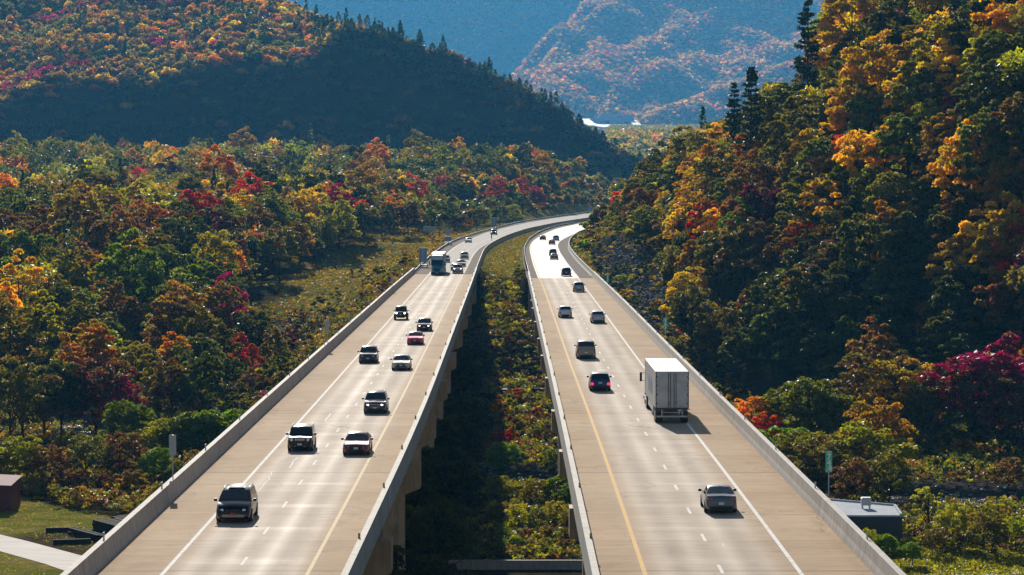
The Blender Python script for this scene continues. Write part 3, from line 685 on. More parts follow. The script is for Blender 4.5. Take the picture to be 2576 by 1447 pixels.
# colours seen across the photograph, by place: (u, v, colour, reach); the nearest crown takes it
ANCH = [(90, 490, 'golden yellow', 60), (245, 520, 'yellow-green', 60), (60, 600, 'olive', 50), (180, 560, 'amber', 40), (450, 540, 'crimson', 50), (480, 560, 'scarlet', 35), (400, 525, 'orange', 30), (530, 505, 'golden yellow', 40), (620, 505, 'scarlet', 40),
 (0, 565, 'scarlet', 25), (15, 640, 'golden yellow', 40), (300, 610, 'rust brown', 50), (540, 560, 'yellow-green', 50), (720, 500, 'yellow-green', 50), (760, 520, 'golden yellow', 45), (830, 530, 'crimson', 45), (880, 540, 'scarlet', 35), (800, 510, 'orange', 35),
 (760, 560, 'amber', 60), (930, 510, 'dark green', 60), (940, 590, 'dark green', 60), (1040, 500, 'scarlet', 36), (1060, 540, 'orange', 55), (1010, 560, 'rust brown', 40), (1120, 470, 'crimson', 34), (1130, 510, 'dark green', 45), (1160, 520, 'green', 40),
 (980, 440, 'green', 40), (1050, 410, 'orange', 48), (1030, 455, 'yellow-green', 40), (440, 410, 'olive', 50), (330, 420, 'amber', 50), (350, 450, 'scarlet', 24), (490, 430, 'rust brown', 50), (590, 420, 'green', 60), (740, 400, 'yellow-green', 50), (640, 440, 'amber', 45),
 (830, 390, 'dark green', 50), (900, 400, 'dark green', 50), (690, 440, 'green', 40), (870, 460, 'amber', 50), (1340, 410, 'scarlet', 22), (1250, 420, 'green', 50), (1200, 400, 'dark green', 40), (1300, 480, 'scarlet', 32), (1350, 500, 'crimson', 40), (1260, 500, 'rust brown', 40), (1430, 430, 'olive', 50), (1500, 440, 'olive', 50),
 (1220, 480, 'dark green', 40), (1400, 460, 'green', 40), (1480, 480, 'green', 50), (510, 440, 'amber', 40), (200, 420, 'dark green', 40), (90, 430, 'orange', 30), (150, 420, 'green', 50),
 (470, 590, 'dark green', 50), (560, 620, 'green', 60), (640, 610, 'orange', 40), (640, 550, 'golden yellow', 40), (720, 620, 'olive', 50), (700, 680, 'rust brown', 50), (350, 660, 'amber', 30), (230, 690, 'orange', 40), (150, 710, 'yellow-green', 60), (250, 700, 'golden yellow', 40),
 (330, 740, 'bright green', 70), (500, 700, 'bright green', 70), (560, 740, 'green', 60), (440, 760, 'green', 60), (60, 700, 'green', 60), (30, 760, 'golden yellow', 45), (90, 830, 'yellow-green', 45), (20, 830, 'olive', 50), (550, 770, 'crimson', 32), (600, 850, 'scarlet', 45), (520, 810, 'crimson', 26), (640, 880, 'scarlet', 30),
 (620, 760, 'dark green', 60), (700, 790, 'rust brown', 30), (140, 870, 'orange', 42), (210, 880, 'orange', 30), (250, 940, 'maroon', 55), (240, 990, 'crimson', 40), (330, 880, 'yellow-green', 50), (420, 870, 'golden yellow', 40), (150, 950, 'dark green', 55), (480, 900, 'olive', 60), (560, 900, 'olive', 50), (420, 940, 'rust brown', 50), (620, 930, 'green', 45),
 # right hill
 (2030, 90, 'pine', 80), (1880, 200, 'pine', 60), (1850, 260, 'pine', 60), (2130, 40, 'amber', 50), (2120, 120, 'golden yellow', 50), (2140, 60, 'yellow-green', 30), (2100, 230, 'yellow-green', 40), (2190, 220, 'golden yellow', 70), (2290, 230, 'golden yellow', 50), (2370, 210, 'golden yellow', 80), (2470, 240, 'green', 70),
 (2545, 210, 'yellow-green', 60), (2530, 60, 'golden yellow', 60), (2260, 60, 'dark green', 90), (2380, 60, 'pine', 70), (2450, 30, 'dark green', 60), (2450, 110, 'dark green', 60), (2330, 140, 'amber', 50), (1960, 220, 'golden yellow', 45), (2010, 250, 'green', 60), (2160, 370, 'scarlet', 32), (2200, 310, 'green', 60), (2320, 310, 'green', 80),
 (2510, 220, 'rust brown', 40), (2510, 230, 'crimson', 40), (2440, 290, 'crimson', 34), (2450, 200, 'yellow-green', 40), (2200, 310, 'orange', 28), (1990, 330, 'green', 70), (1900, 360, 'green', 70), (2070, 330, 'olive', 60), (2130, 320, 'golden yellow', 60), (2250, 400, 'green', 90), (2380, 380, 'green', 90), (2080, 420, 'green', 90),
 (1780, 360, 'golden yellow', 60), (1750, 330, 'amber', 40), (1800, 380, 'orange', 34), (1860, 400, 'green', 60), (1700, 400, 'yellow-green', 50), (1690, 440, 'bright green', 50), (1700, 480, 'dark green', 60), (1930, 420, 'orange', 44), (1800, 430, 'olive', 60), (1760, 460, 'golden yellow', 40), (1980, 480, 'crimson', 46), (1960, 530, 'maroon', 40),
 (1880, 540, 'bright green', 60), (2100, 520, 'golden yellow', 60), (2060, 590, 'golden yellow', 45), (2040, 620, 'scarlet', 50), (1660, 540, 'golden yellow', 50), (1590, 500, 'orange', 26), (1570, 520, 'scarlet', 18), (1620, 480, 'olive', 50), (1560, 470, 'olive', 44), (1540, 560, 'yellow-green', 40), (1600, 560, 'olive', 40), (1730, 540, 'amber', 40),
 (1770, 560, 'scarlet', 30), (1890, 610, 'rust brown', 50), (1840, 620, 'amber', 50), (2300, 540, 'golden yellow', 40), (2400, 470, 'yellow-green', 40), (2430, 390, 'golden yellow', 40), (2540, 400, 'golden yellow', 40), (2540, 480, 'amber', 40), (2520, 610, 'golden yellow', 55), (2570, 640, 'scarlet', 30), (2430, 690, 'amber', 40), (2490, 670, 'crimson', 40),
 (1740, 720, 'golden yellow', 50), (1750, 770, 'olive', 50), (1770, 690, 'amber', 40), (2250, 740, 'green', 50), (2200, 770, 'bright green', 40), (2200, 890, 'rust brown', 50), (2280, 930, 'amber', 60), (2340, 980, 'green', 60), (2480, 930, 'crimson', 90), (2440, 1010, 'maroon', 60), (2540, 950, 'crimson', 60), (2530, 1180, 'rust brown', 60)]
def left_pal(u, v, g):
    return g.choice(['green', 'dark green', 'olive', 'amber', 'rust brown', 'orange', 'yellow-green', 'golden yellow', 'scarlet', 'crimson', 'maroon'], p=[.25, .19, .20, .12, .09, .035, .06, .03, .01, .005, .01])
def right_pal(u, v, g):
    if v > 640: return g.choice(['dark green', 'olive', 'rust brown', 'maroon', 'green'], p=[.52, .12, .16, .08, .12])  # lower hill: its shade is painted in as darker leaf colours
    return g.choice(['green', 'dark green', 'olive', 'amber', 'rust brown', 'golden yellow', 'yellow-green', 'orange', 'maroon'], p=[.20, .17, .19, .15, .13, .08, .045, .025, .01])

def poisson(x0, x1, y0, y1, sp, g, ok):
    """jittered hexagonal spacing"""
    P = []
    ny = int((y1 - y0) / (sp * .87)) + 1
    for j in range(ny):
        y = y0 + j * sp * .87; x = x0 + (j % 2) * sp / 2
        xs = np.arange(x, x1, sp); P.append(np.stack([xs + g.uniform(-.38, .38, len(xs)) * sp, y + g.uniform(-.38, .38, len(xs)) * sp], 1))
    P = np.concatenate(P); P = P[ok(P[:, 0], P[:, 1])]; return P
g = np.random.default_rng(11)
inview = lambda x, y, mgn=25: (np.abs(x) < .187 * y + mgn)
def ok_left(x, y):
    edge = LL(y) - ip(y, [(0, 14), (430, 14), (500, 18), (560, 32), (640, 44), (750, 40), (850, 30), (950, 20), (1050, 11), (1200, 6), (1600, 4)]) + wob(x, y, 50, 0) * 3
    rd = y - ip(x, RIV)
    edge = np.where(y > 1600, 60 + (y - 1600) * .35, edge)
    return inview(x, y) & (x < edge) & (rd > 16) & ~((y < 560) & (x > LL(y) - 13))
PL = np.concatenate([poisson(-340, 60, 380, 900, 9.6, g, ok_left), poisson(-400, 190, 900, 1880, 11.5, g, ok_left)])
def ok_right(x, y):
    d = x - np.where(y < 720, ip(y, FOOT), RB(y) + 4.5)
    return inview(x, y, 45) & (d > ip(y, [(300, -2), (560, 0), (640, 10), (740, 8), (900, 3), (1400, 1)]) + wob(x, y, 40, 0)) & (d < 215) & (y > ip(x, RIV) + 18)
PR = np.concatenate([poisson(15, 225, 330, 760, 8.4, g, ok_right), poisson(20, 250, 760, 1450, 9.6, g, ok_right)])
def on_ray(u, vb, y0=480, y1=1200):
    yy = np.arange(y0, y1, 2.0); h = terr((u - 1288) / FV * yy, yy); z = CAM_H - (vb - 443) / FV * yy; k = np.nonzero(h > z)[0]
    y = float(yy[k[0]]) if len(k) else y1; return (u - 1288) / FV * y, y
SKY = [(2030, 215, -25, 'p2', 1.5, 'big broad dark conifer on the skyline of the right hill'), (1888, 330, 145, 'p1', 1.45, 'tall ragged conifer on the skyline below the biggest one'), (1846, 345, 205, 'p0', 1.4, 'smaller ragged conifer on the skyline, left of the tall ragged one'), (2400, 200, -10, 'p1', 1.2, 'wide dark conifer near the top right of the right hill')]
SKYP = [(u, vb, vt, (u - 1288) / FV * y, y) for (u, vb, vt, *_), y in zip(SKY, (655, 640, 668, 584))]
EDGE = [(1480, 545), (1520, 500), (1560, 450), (1640, 412), (1700, 362), (1740, 322), (1800, 318), (1850, 300), (1920, 262), (1945, 215), (2000, 205), (2050, 190), (2085, 70), (2110, 0), (2160, -90), (2300, -400), (2700, -900)]
def clear_of_sky(x, y, z, H):
    # the hill's outline as it stands against the mountain: no crown rises clear above it
    tu, tv, f = proj(x, y, z + H)
    for (su, vb, vt, sx, sy) in SKYP[:3]:
        if abs(tu - su) < 46 and tv < vb - 25 and y < sy + 12: return False
    return tv > float(np.interp(tu + 3.0 * FV / f * (1 if tu < 2060 else 0), [q[0] for q in EDGE], [q[1] for q in EDGE])) - 12
trees = []
for side, P in (('l', PL), ('r', PR)):
    Zt = terr(P[:, 0], P[:, 1])
    for (x, y), z in zip(P, Zt):
        s = g.uniform(.85, 1.4) * 1.08
        if side == 'r': s *= float(ip(x - RB(y), [(0, .42), (12, .6), (30, .95), (60, 1.1)])) if y > 560 else float(ip(x - ip(y, FOOT), [(-5, .7), (20, .95), (60, 1.15)]))
        else: s *= float(ip(LL(y) - x, [(15, .6), (45, .9), (80, 1.05)])) * float(ip(y, [(430, .8), (700, 1), (1600, 1.1)]))
        trees.append(dict(x=x, y=y, z=float(z) - .3, s=s, side=side, k=KB[int(g.integers(len(KB)))], rz=g.uniform(0, 6.28), sz=g.uniform(.88, 1.18)))
for t in trees:
    H = PROTO[t['k']][2] * t['s'] * t['sz']; t['H'] = H
    t['u'], t['v'], t['f'] = proj(t['x'], t['y'], t['z'] + H * .62); t['ru'] = PROTO[t['k']][3] * t['s'] * FV / t['f']; t['rv'] = H * .40 * FV / t['f']
    t['drop'] = t['side'] == 'r' and not clear_of_sky(t['x'], t['y'], t['z'], H)
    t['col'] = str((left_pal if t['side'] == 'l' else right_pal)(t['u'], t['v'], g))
trees = [t for t in trees if not t['drop']]
# how much of each crown can be seen: near crowns hide far ones
GW, GH = 640, 360; occ = np.zeros((GH, GW), bool)
def stamp(t, write=True):
    u, v, ru, rv = t['u'] / 2576 * GW, t['v'] / 1447 * GH, t['ru'] / 2576 * GW, t['rv'] / 1447 * GH
    a, b = max(0, int(u - ru)), min(GW, int(u + ru) + 1); c, d = max(0, int(v - rv)), min(GH, int(v + rv) + 1)
    if a >= b or c >= d: return 0
    yy, xx = np.mgrid[c:d, a:b]; mk = ((xx - u) / ru) ** 2 + ((yy - v) / rv) ** 2 < 1
    free = mk & ~occ[c:d, a:b]; occ[c:d, a:b] |= mk
    return int(free.sum()) * (2576 / GW) ** 2
# the right-hand deck and barrier hide what is behind them
trees.sort(key=lambda t: t['f'])
for t in trees:
    t['vis'] = stamp(t)
    if t['side'] == 'l': # part behind the left deck
        ux, vx, _ = proj(float(LL(t['y'])), t['y'], 0)
used = set()
for (u, v, c, r) in ANCH:
    best = None
    for i, t in enumerate(trees):
        if i in used or t['vis'] < 60: continue
        dd = math.hypot(t['u'] - u, t['v'] - v)
        if dd < max(45, r) and (best is None or dd < best[0]): best = (dd, i)
    if best is None: continue
    i = best[1]; used.add(i); trees[i]['col'] = c; trees[i]['anch'] = True
    if r >= 70 and c != 'pine': trees[i]['s'] = min(trees[i]['s'] * 1.25, 1.6)
# neighbours of a coloured crown often share its colour
for t in trees:
    if t['col'] == 'pine': t['k'] = 'p%d' % int(g.integers(3)); t['s'] = 1.0 * g.uniform(.95, 1.15); t['H'] = 20 * t['s']; t['rv'] = t['H'] * .45 * FV / t['f']
# a few more conifers
for t in trees:
    if t['col'] == 'dark green' and g.random() < .05 and not t.get('anch'): t['col'] = 'pine'; t['k'] = 'p%d' % int(g.integers(3)); t['s'] *= .75; t['H'] = 20 * t['s']
inside = [t for t in trees if -10 < t['u'] < 2586 and -20 < t['v'] < 1460]
inside.sort(key=lambda t: -t['vis'] * (2.0 if t.get('anch') else 1))
NB = 275
single = [t for t in inside if t['col'] != 'pine'][:NB] + [t for t in inside if t['col'] == 'pine' and t['vis'] > 40][:40]
sid = {id(t) for t in single}

def place_tree(t, name, label=None, cat='tree', group=None, color=None):
    cm, tm, H0, r0, st = PROTO[t['k']]
    root = tag(empty(name, (t['x'], t['y'], t['z']), t['rz']), label, cat, group); root.scale = (t['s'], t['s'], t['s'] * t.get('sz', 1))
    a = link('crown', cm, root); a.color = color or vary(PAL[t['col']] if t['col'] != 'pine' else (.014, .034, .016), g)
    if tm: link('trunk', tm, root)
    return root
ORD = ['', 'second', 'third', 'fourth', 'fifth', 'sixth', 'seventh', 'eighth', 'ninth', 'tenth', 'eleventh', 'twelfth', 'thirteenth', 'fourteenth', 'fifteenth', 'sixteenth', 'seventeenth', 'eighteenth', 'nineteenth', 'twentieth']
def zone(t):
    if t['side'] == 'l':
        if t['v'] < 470: return 'on the far crest under the dark hill'
        if t['v'] < 620: return 'in the middle left woods' if t['u'] < 900 else 'in the woods behind the guardrail'
        if t['v'] < 800: return 'on the slope below the middle woods'
        return 'in the low woods along the river'
    if t['u'] < 1850: return 'on the slope above the right road'
    if t['v'] < 180: return 'near the top of the right hill'
    if t['v'] < 400: return 'high on the right hill'
    if t['v'] < 640: return 'halfway up the right hill'
    return 'low on the right hill'
from collections import defaultdict
FORM = {'b0': 'round', 'b1': 'oval', 'b2': 'spreading', 'b3': 'loose', 'b4': 'oval', 'b5': 'round', 'b6': 'slender', 'b7': 'loose'}
bag = defaultdict(list)
for t in single:
    c = 'dark conifer' if t['col'] == 'pine' else t['col'] + ' ' + FORM[t['k']] + ' tree'
    bag[(c, zone(t))].append(t)
for (c, z), ts in bag.items():
    ts.sort(key=lambda t: t['u'])
    for i, t in enumerate(ts):
        if len(ts) == 1: t['label'] = c + ' ' + z
        elif i == 0: t['label'] = 'leftmost ' + c + ' ' + z
        elif i == len(ts) - 1: t['label'] = 'rightmost ' + c + ' ' + z
        else: t['label'] = ORD[i] + ' ' + c + ' from the left ' + z if i < 20 else c + ' ' + z
for u, vb, vt, k, wx, lab in SKY:
    y = {2030: 655, 1888: 640, 1846: 668, 2400: 584}[u]; x = (u - 1288) / FV * y; z = float(terr(x, y)); H = min(CAM_H + (443 - vt) / FV * y - z, 32); sz = H / 20; wx = wx * 20 / H
    place_tree(dict(x=x, y=y, z=z - .3, s=sz * wx, sz=1 / wx, rz=1.0, k=k, col='pine'), 'pine_tree', lab, 'tree', 'conifers among the autumn woods')
for t in single:
    pine = t['col'] == 'pine'
    place_tree(t, 'pine_tree' if pine else 'autumn_tree', t['label'], 'tree', 'conifers among the autumn woods' if pine else ('autumn trees of the left woods' if t['side'] == 'l' else 'autumn trees of the right hill'))

# ---- the woods behind them, too many and too hidden to count
def forest_mesh(P, r, hgt, cols, per, size, g, conifer=None, trunks=False):
    """P (n,3) ground points; every tree is a heap of leaf faces of its own colour"""
    n = len(P); ti = np.repeat(np.arange(n), per); m_ = len(ti)
    K = 9; cc = rand_unit(n * K, g).reshape(n, K, 3) * g.uniform(.45, .8, (n, K, 1)); cc[:, :, 2] = np.abs(cc[:, :, 2]) * .9 - .1
    pick = g.integers(K, size=m_); d = rand_unit(m_, g); d[:, 2] = np.abs(d[:, 2]) * 1.1 - .35
    q = cc[ti, pick] + d * g.uniform(.26, .46, m_)[:, None]
    if conifer is not None:
        ic = conifer[ti]; k = ic.sum(); zz = g.random(k) ** .8; a = g.uniform(0, 6.28, k); rr = (1 - zz) * .62 * g.uniform(.3, 1, k) ** .5 + .03
        st = np.floor(zz * 9) % 2; rr = rr * (.75 + .4 * st)
        q[ic] = np.stack([np.cos(a) * rr, np.sin(a) * rr, zz * 2.9 - 1.3], 1)
    Q = P[ti] + np.stack([q[:, 0] * r[ti], q[:, 1] * r[ti], (q[:, 2] * .42 + .62) * hgt[ti]], 1)
    leaf = np.stack([g.random(m_) * .5 + g.random((n, K))[ti, pick] * .5, g.random((n, K))[ti, pick], g.random(m_)], 1)
    return leaf_geo(Q, size[ti] if hasattr(size, '__len__') else np.full(m_, size), g, .35, True), leaf, cols[ti]
def forest(label, parts, name='forest'):
    V = np.concatenate([p[0] for p in parts]); lf = np.concatenate([p[1] for p in parts]); tn = np.concatenate([p[2] for p in parts])
    me = mesh_np(name, V, lf, tn); me.materials.append(M['leaf_t'])
    return tag(link(name, me), label, 'forest', None, 'stuff')
def cols_of(names, g, a=.16): return np.array([vary(PAL.get(c, (.014, .034, .016)), g, a)[:3] for c in names])
rest = [t for t in trees if id(t) not in sid]
for lo, hi, per, size in ((0, 650, 620, .62), (650, 1000, 360, .85), (1000, 3000, 210, 1.15)):
    ts = [t for t in rest if lo <= t['f'] < hi]
    if lo == 0: near_parts = []
    if not ts: continue
    P = np.array([(t['x'], t['y'], t['z']) for t in ts]); s = np.array([t['s'] for t in ts])
    near_parts.append(forest_mesh(P, 4.4 * s * np.array([1.7 if t['col'] == 'pine' else 1 for t in ts]), np.array([t['H'] for t in ts]), cols_of([t['col'] for t in ts], g), per, size, g, np.array([t['col'] == 'pine' for t in ts])))
forest('dense autumn woods filling in behind the nearer trees on both sides of the road', near_parts)

# dark hill on the left: golden and orange crowns with crimson patches, pines along its right shoulder
def hill_ok(x, y):
    return inview(x, y, 20) & (x < 190) & (y > 1925)
Ph = poisson(-540, 200, 1925, 2950, 10.6, g, hill_ok)
Px = poisson(-240, 200, 1925, 2500, 6.5, g, hill_ok); zx = terr(Px[:, 0], Px[:, 1]); cx_ = ip(Px[:, 0], [(-260, 175), (-190, 152), (-139, 131), (-70, 110), (-12, 85), (34, 63), (58, 47), (101, 22), (150, 5), (300, 0)])
Ph = np.concatenate([Ph, Px[(zx > cx_ - 14)]]); Zh = terr(Ph[:, 0], Ph[:, 1])
keep = np.ones(len(Ph), bool)
capx = ip(Ph[:, 0], [(-260, 175), (-190, 152), (-139, 131), (-70, 110), (-12, 85), (34, 63), (58, 47), (101, 22), (150, 5), (300, 0)])
back = terr(Ph[:, 0], Ph[:, 1] - 25) > Zh + 9; keep &= ~back
Ph, Zh, capx = Ph[keep], Zh[keep], capx[keep]
nh = len(Ph); red = wob(Ph[:, 0], Ph[:, 1], 95, 4); gr = wob(Ph[:, 0], Ph[:, 1], 60, 2)
ridge = (Zh > capx - 22) & (Ph[:, 0] > -190); con = (g.random(nh) < np.where(ridge & (Ph[:, 0] > -150), np.where(wob(Ph[:, 0], Ph[:, 1], 26, 3) > -.1, np.where(Ph[:, 0] > 38, .2, .42), .12), .04))
low = (Zh < ip(Ph[:, 0], [(-500, 62), (-400, 66), (-250, 88), (-180, 96), (-110, 125), (-70, 400)]) - 4)  # shaded foot of the hill: shade put into a darker palette and tint
names = []
for i in range(nh):
    if con[i]: names.append('pine'); continue
    q = g.random()
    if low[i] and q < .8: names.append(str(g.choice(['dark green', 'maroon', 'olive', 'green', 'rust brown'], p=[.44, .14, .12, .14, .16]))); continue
    q = g.random()
    if red[i] > .55 and Ph[i, 0] < -130: names.append('crimson' if q < .28 else ('maroon' if q < .6 else 'rust brown'))
    elif gr[i] > .5: names.append('green' if q < .5 else 'olive')
    else: names.append('orange' if q < .16 else 'amber' if q < .60 else 'golden yellow' if q < .68 else 'rust brown' if q < .85 else 'olive')
hh = g.uniform(11, 18, nh); hh[con] = g.uniform(11, 21, con.sum()); hh = np.where(Ph[:, 0] > 40, np.minimum(hh, 12), hh)
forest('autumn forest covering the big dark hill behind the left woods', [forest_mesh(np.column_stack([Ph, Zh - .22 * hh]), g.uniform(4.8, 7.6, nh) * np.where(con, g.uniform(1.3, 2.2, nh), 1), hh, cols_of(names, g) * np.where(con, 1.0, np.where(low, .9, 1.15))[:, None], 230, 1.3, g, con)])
# far mountain and valley floor beyond
def far_ok(x, y):
    return inview(x, y, 30) & (x > -900) & (x < 1200)
Pm = np.concatenate([poisson(-840, 1150, 7640, 10400, 14.5, g, far_ok), poisson(-1120, 860, 10340, 11300, 17, g, lambda x, y: inview(x, y, 40) & (x < 840)), poisson(60, 800, 2200, 6950, 13, g, lambda x, y: inview(x, y, 10) & (x < .075 * y + 40) & (x > .035 * y))])
Zm = terr(Pm[:, 0], Pm[:, 1])
k = ~((Pm[:, 1] > 7250) & (Pm[:, 1] < 7900) & (Zm < 146) & (Pm[:, 0] < 640))
bk = terr(Pm[:, 0], Pm[:, 1] - 40) > Zm + 6; k &= ~bk
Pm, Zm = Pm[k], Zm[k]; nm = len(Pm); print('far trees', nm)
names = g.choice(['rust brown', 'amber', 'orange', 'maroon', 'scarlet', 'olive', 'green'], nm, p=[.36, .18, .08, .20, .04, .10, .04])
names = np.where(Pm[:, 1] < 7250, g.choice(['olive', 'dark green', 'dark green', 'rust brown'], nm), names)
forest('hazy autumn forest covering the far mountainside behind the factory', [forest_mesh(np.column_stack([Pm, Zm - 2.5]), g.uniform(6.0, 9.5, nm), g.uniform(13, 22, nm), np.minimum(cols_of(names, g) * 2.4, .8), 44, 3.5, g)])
# ------------------------------------------------------------------ vehicles
def paint(name, col, rough=.19, metal=.15):
    m = mat(name, col, rough, metal, .45, 0); co = coords(m)
    n = noise(m, co, 2.5, 3); b = bsdf(m)
    L(m, mth(m, 'MULTIPLY_ADD', n, .08, rough - .04), b.inputs['Roughness']); return m
# outline of each body seen from the side: (share of length from the nose, height of the top), (share, height of the belt line)
SHAPES = {
 'sedan': dict(L=4.85, W=1.84, H=1.46, top=[(0, .62), (.02, .74), (.09, .84), (.27, .98), (.43, 1.40), (.52, 1.46), (.66, 1.43), (.83, 1.08), (.965, 1.04), (.99, .92), (1, .70)],
   belt=[(0, .60), (.09, .80), (.27, .93), (.83, 1.0), (.97, .98), (1, .68)], cowl=.27, rf=.43, rr=.68, rd=.83, wh=(.185, .80), wr=.33, tum=.22, side=(.33, .76), plate=.62),
 'hatch': dict(L=4.45, W=1.80, H=1.44, top=[(0, .60), (.02, .72), (.09, .84), (.28, 1.0), (.45, 1.38), (.55, 1.44), (.80, 1.37), (.96, 1.04), (.99, .92), (1, .62)],
   belt=[(0, .58), (.09, .80), (.28, .94), (.9, 1.0), (1, .60)], cowl=.28, rf=.45, rr=.82, rd=.955, wh=(.20, .80), wr=.33, tum=.22, side=(.34, .86), plate=.60),
 'suv': dict(L=4.6, W=1.86, H=1.69, top=[(0, .70), (.02, .88), (.08, 1.0), (.255, 1.12), (.40, 1.62), (.50, 1.69), (.86, 1.64), (.955, 1.12), (.985, 1.05), (1, .68)],
   belt=[(0, .68), (.08, .96), (.255, 1.06), (.93, 1.10), (1, .66)], cowl=.255, rf=.40, rr=.875, rd=.95, wh=(.19, .79), wr=.36, tum=.17, side=(.31, .87), plate=.80),
 'wagon': dict(L=4.8, W=1.84, H=1.62, top=[(0, .66), (.02, .80), (.08, .92), (.26, 1.04), (.41, 1.52), (.50, 1.58), (.87, 1.55), (.96, 1.08), (.985, 1.0), (1, .66)],
   belt=[(0, .64), (.08, .88), (.26, .99), (.93, 1.05), (1, .64)], cowl=.26, rf=.41, rr=.885, rd=.955, wh=(.19, .78), wr=.36, tum=.18, side=(.32, .88), plate=.78),
 'minivan': dict(L=5.08, W=1.99, H=1.80, top=[(0, .66), (.02, .86), (.07, 1.0), (.20, 1.18), (.37, 1.70), (.48, 1.79), (.88, 1.74), (.965, 1.2), (.985, 1.1), (1, .66)],
   belt=[(0, .64), (.07, .94), (.20, 1.08), (.94, 1.12), (1, .62)], cowl=.20, rf=.37, rr=.895, rd=.96, wh=(.185, .79), wr=.35, tum=.19, side=(.27, .9), plate=.52),
 'boxy': dict(L=4.42, W=1.76, H=1.66, top=[(0, .74), (.015, .98), (.05, 1.04), (.27, 1.10), (.37, 1.60), (.44, 1.66), (.93, 1.64), (.975, 1.2), (.99, 1.0), (1, .7)],
   belt=[(0, .72), (.05, 1.0), (.27, 1.04), (.96, 1.06), (1, .68)], cowl=.27, rf=.37, rr=.935, rd=.975, wh=(.18, .79), wr=.36, tum=.10, side=(.31, .91), plate=.62),
 'offroad': dict(L=4.3, W=1.66, H=1.84, top=[(0, .78), (.012, 1.06), (.04, 1.12), (.33, 1.18), (.385, 1.72), (.43, 1.82), (.96, 1.80), (.985, 1.2), (.99, 1.1), (1, .72)],
   belt=[(0, .76), (.04, 1.09), (.33, 1.13), (.97, 1.14), (1, .70)], cowl=.33, rf=.385, rr=.963, rd=.983, wh=(.17, .76), wr=.41, tum=.09, side=(.35, .93), plate=.7),
 'fullsuv': dict(L=5.2, W=2.03, H=1.92, top=[(0, .80), (.015, 1.06), (.05, 1.14), (.25, 1.22), (.37, 1.82), (.46, 1.91), (.93, 1.88), (.975, 1.28), (.985, 1.15), (1, .80)],
   belt=[(0, .78), (.05, 1.1), (.25, 1.17), (.96, 1.2), (1, .78)], cowl=.25, rf=.37, rr=.935, rd=.972, wh=(.18, .78), wr=.40, tum=.13, side=(.29, .92), plate=.70),
 'pickup': dict(L=5.5, W=2.0, H=1.86, top=[(0, .80), (.015, 1.08), (.04, 1.14), (.22, 1.20), (.33, 1.78), (.39, 1.86), (.565, 1.84), (.60, 1.25), (.98, 1.24), (.99, 1.2), (1, .80)],
   belt=[(0, .78), (.04, 1.10), (.22, 1.16), (.62, 1.2), (.99, 1.2), (1, .78)], cowl=.22, rf=.33, rr=.57, rd=.60, wh=(.17, .77), wr=.40, tum=.15, side=(.26, .56), plate=.70)}
_wheel = {}
def wheel_mesh(r, w=.235):
    if r not in _wheel:
        a = MB(); cyl_x(a, -w / 2, w / 2, 0, 0, [(0, r * .62), (.02, r * .9), (.1, r), (.9, r), (.98, r * .9), (1, r * .62)], 22)
        ta = bpy.data.meshes.new('tyre'); ta.from_pydata(a.v, [], a.f); ta.materials.append(M['rubber']); ta.shade_smooth(); ta.set_sharp_from_angle(angle=R(40))
        b = MB(); cyl_x(b, -w / 2 - .006, w / 2 + .006, 0, 0, [(0, .05), (.0, r * .6), (.1, r * .61), (.9, r * .61), (1, r * .6), (1, .05)], 22)
        for k in range(5):
            t = k * 2 * math.pi / 5
            for sx in (-1, 1):
                x = sx * (w / 2 + .012); d = Vector((0, math.cos(t), math.sin(t))); e = Vector((0, -math.sin(t), math.cos(t))) * .035
                p = [Vector((x, 0, 0)) + e, Vector((x, 0, 0)) - e, Vector((x, 0, 0)) + d * r * .58 - e * .7, Vector((x, 0, 0)) + d * r * .58 + e * .7]
                b.add([q[:] for q in p], [(0, 1, 2, 3)])
        rb = bpy.data.meshes.new('rim'); rb.from_pydata(b.v, [], b.f); rb.materials.append(M['rim'])
        _wheel[r] = (ta, rb)
    return _wheel[r]
def put_wheels(root, pos, r):
    ta, rb = wheel_mesh(r)
    for x, y in pos:
        w = link('wheel', ta, root); w.location = (x, y, r)
        q = link('rim', rb, w)
def arch(mb, x, y, r, s):
    n = 14; c = [(x, y, r)] + [(x, y + (r + .06) * math.cos(t), r + (r + .06) * math.sin(t)) for t in np.linspace(-.35, math.pi + .35, n)]
    mb.add(c, [(0, i, i + 1) for i in range(1, n)])
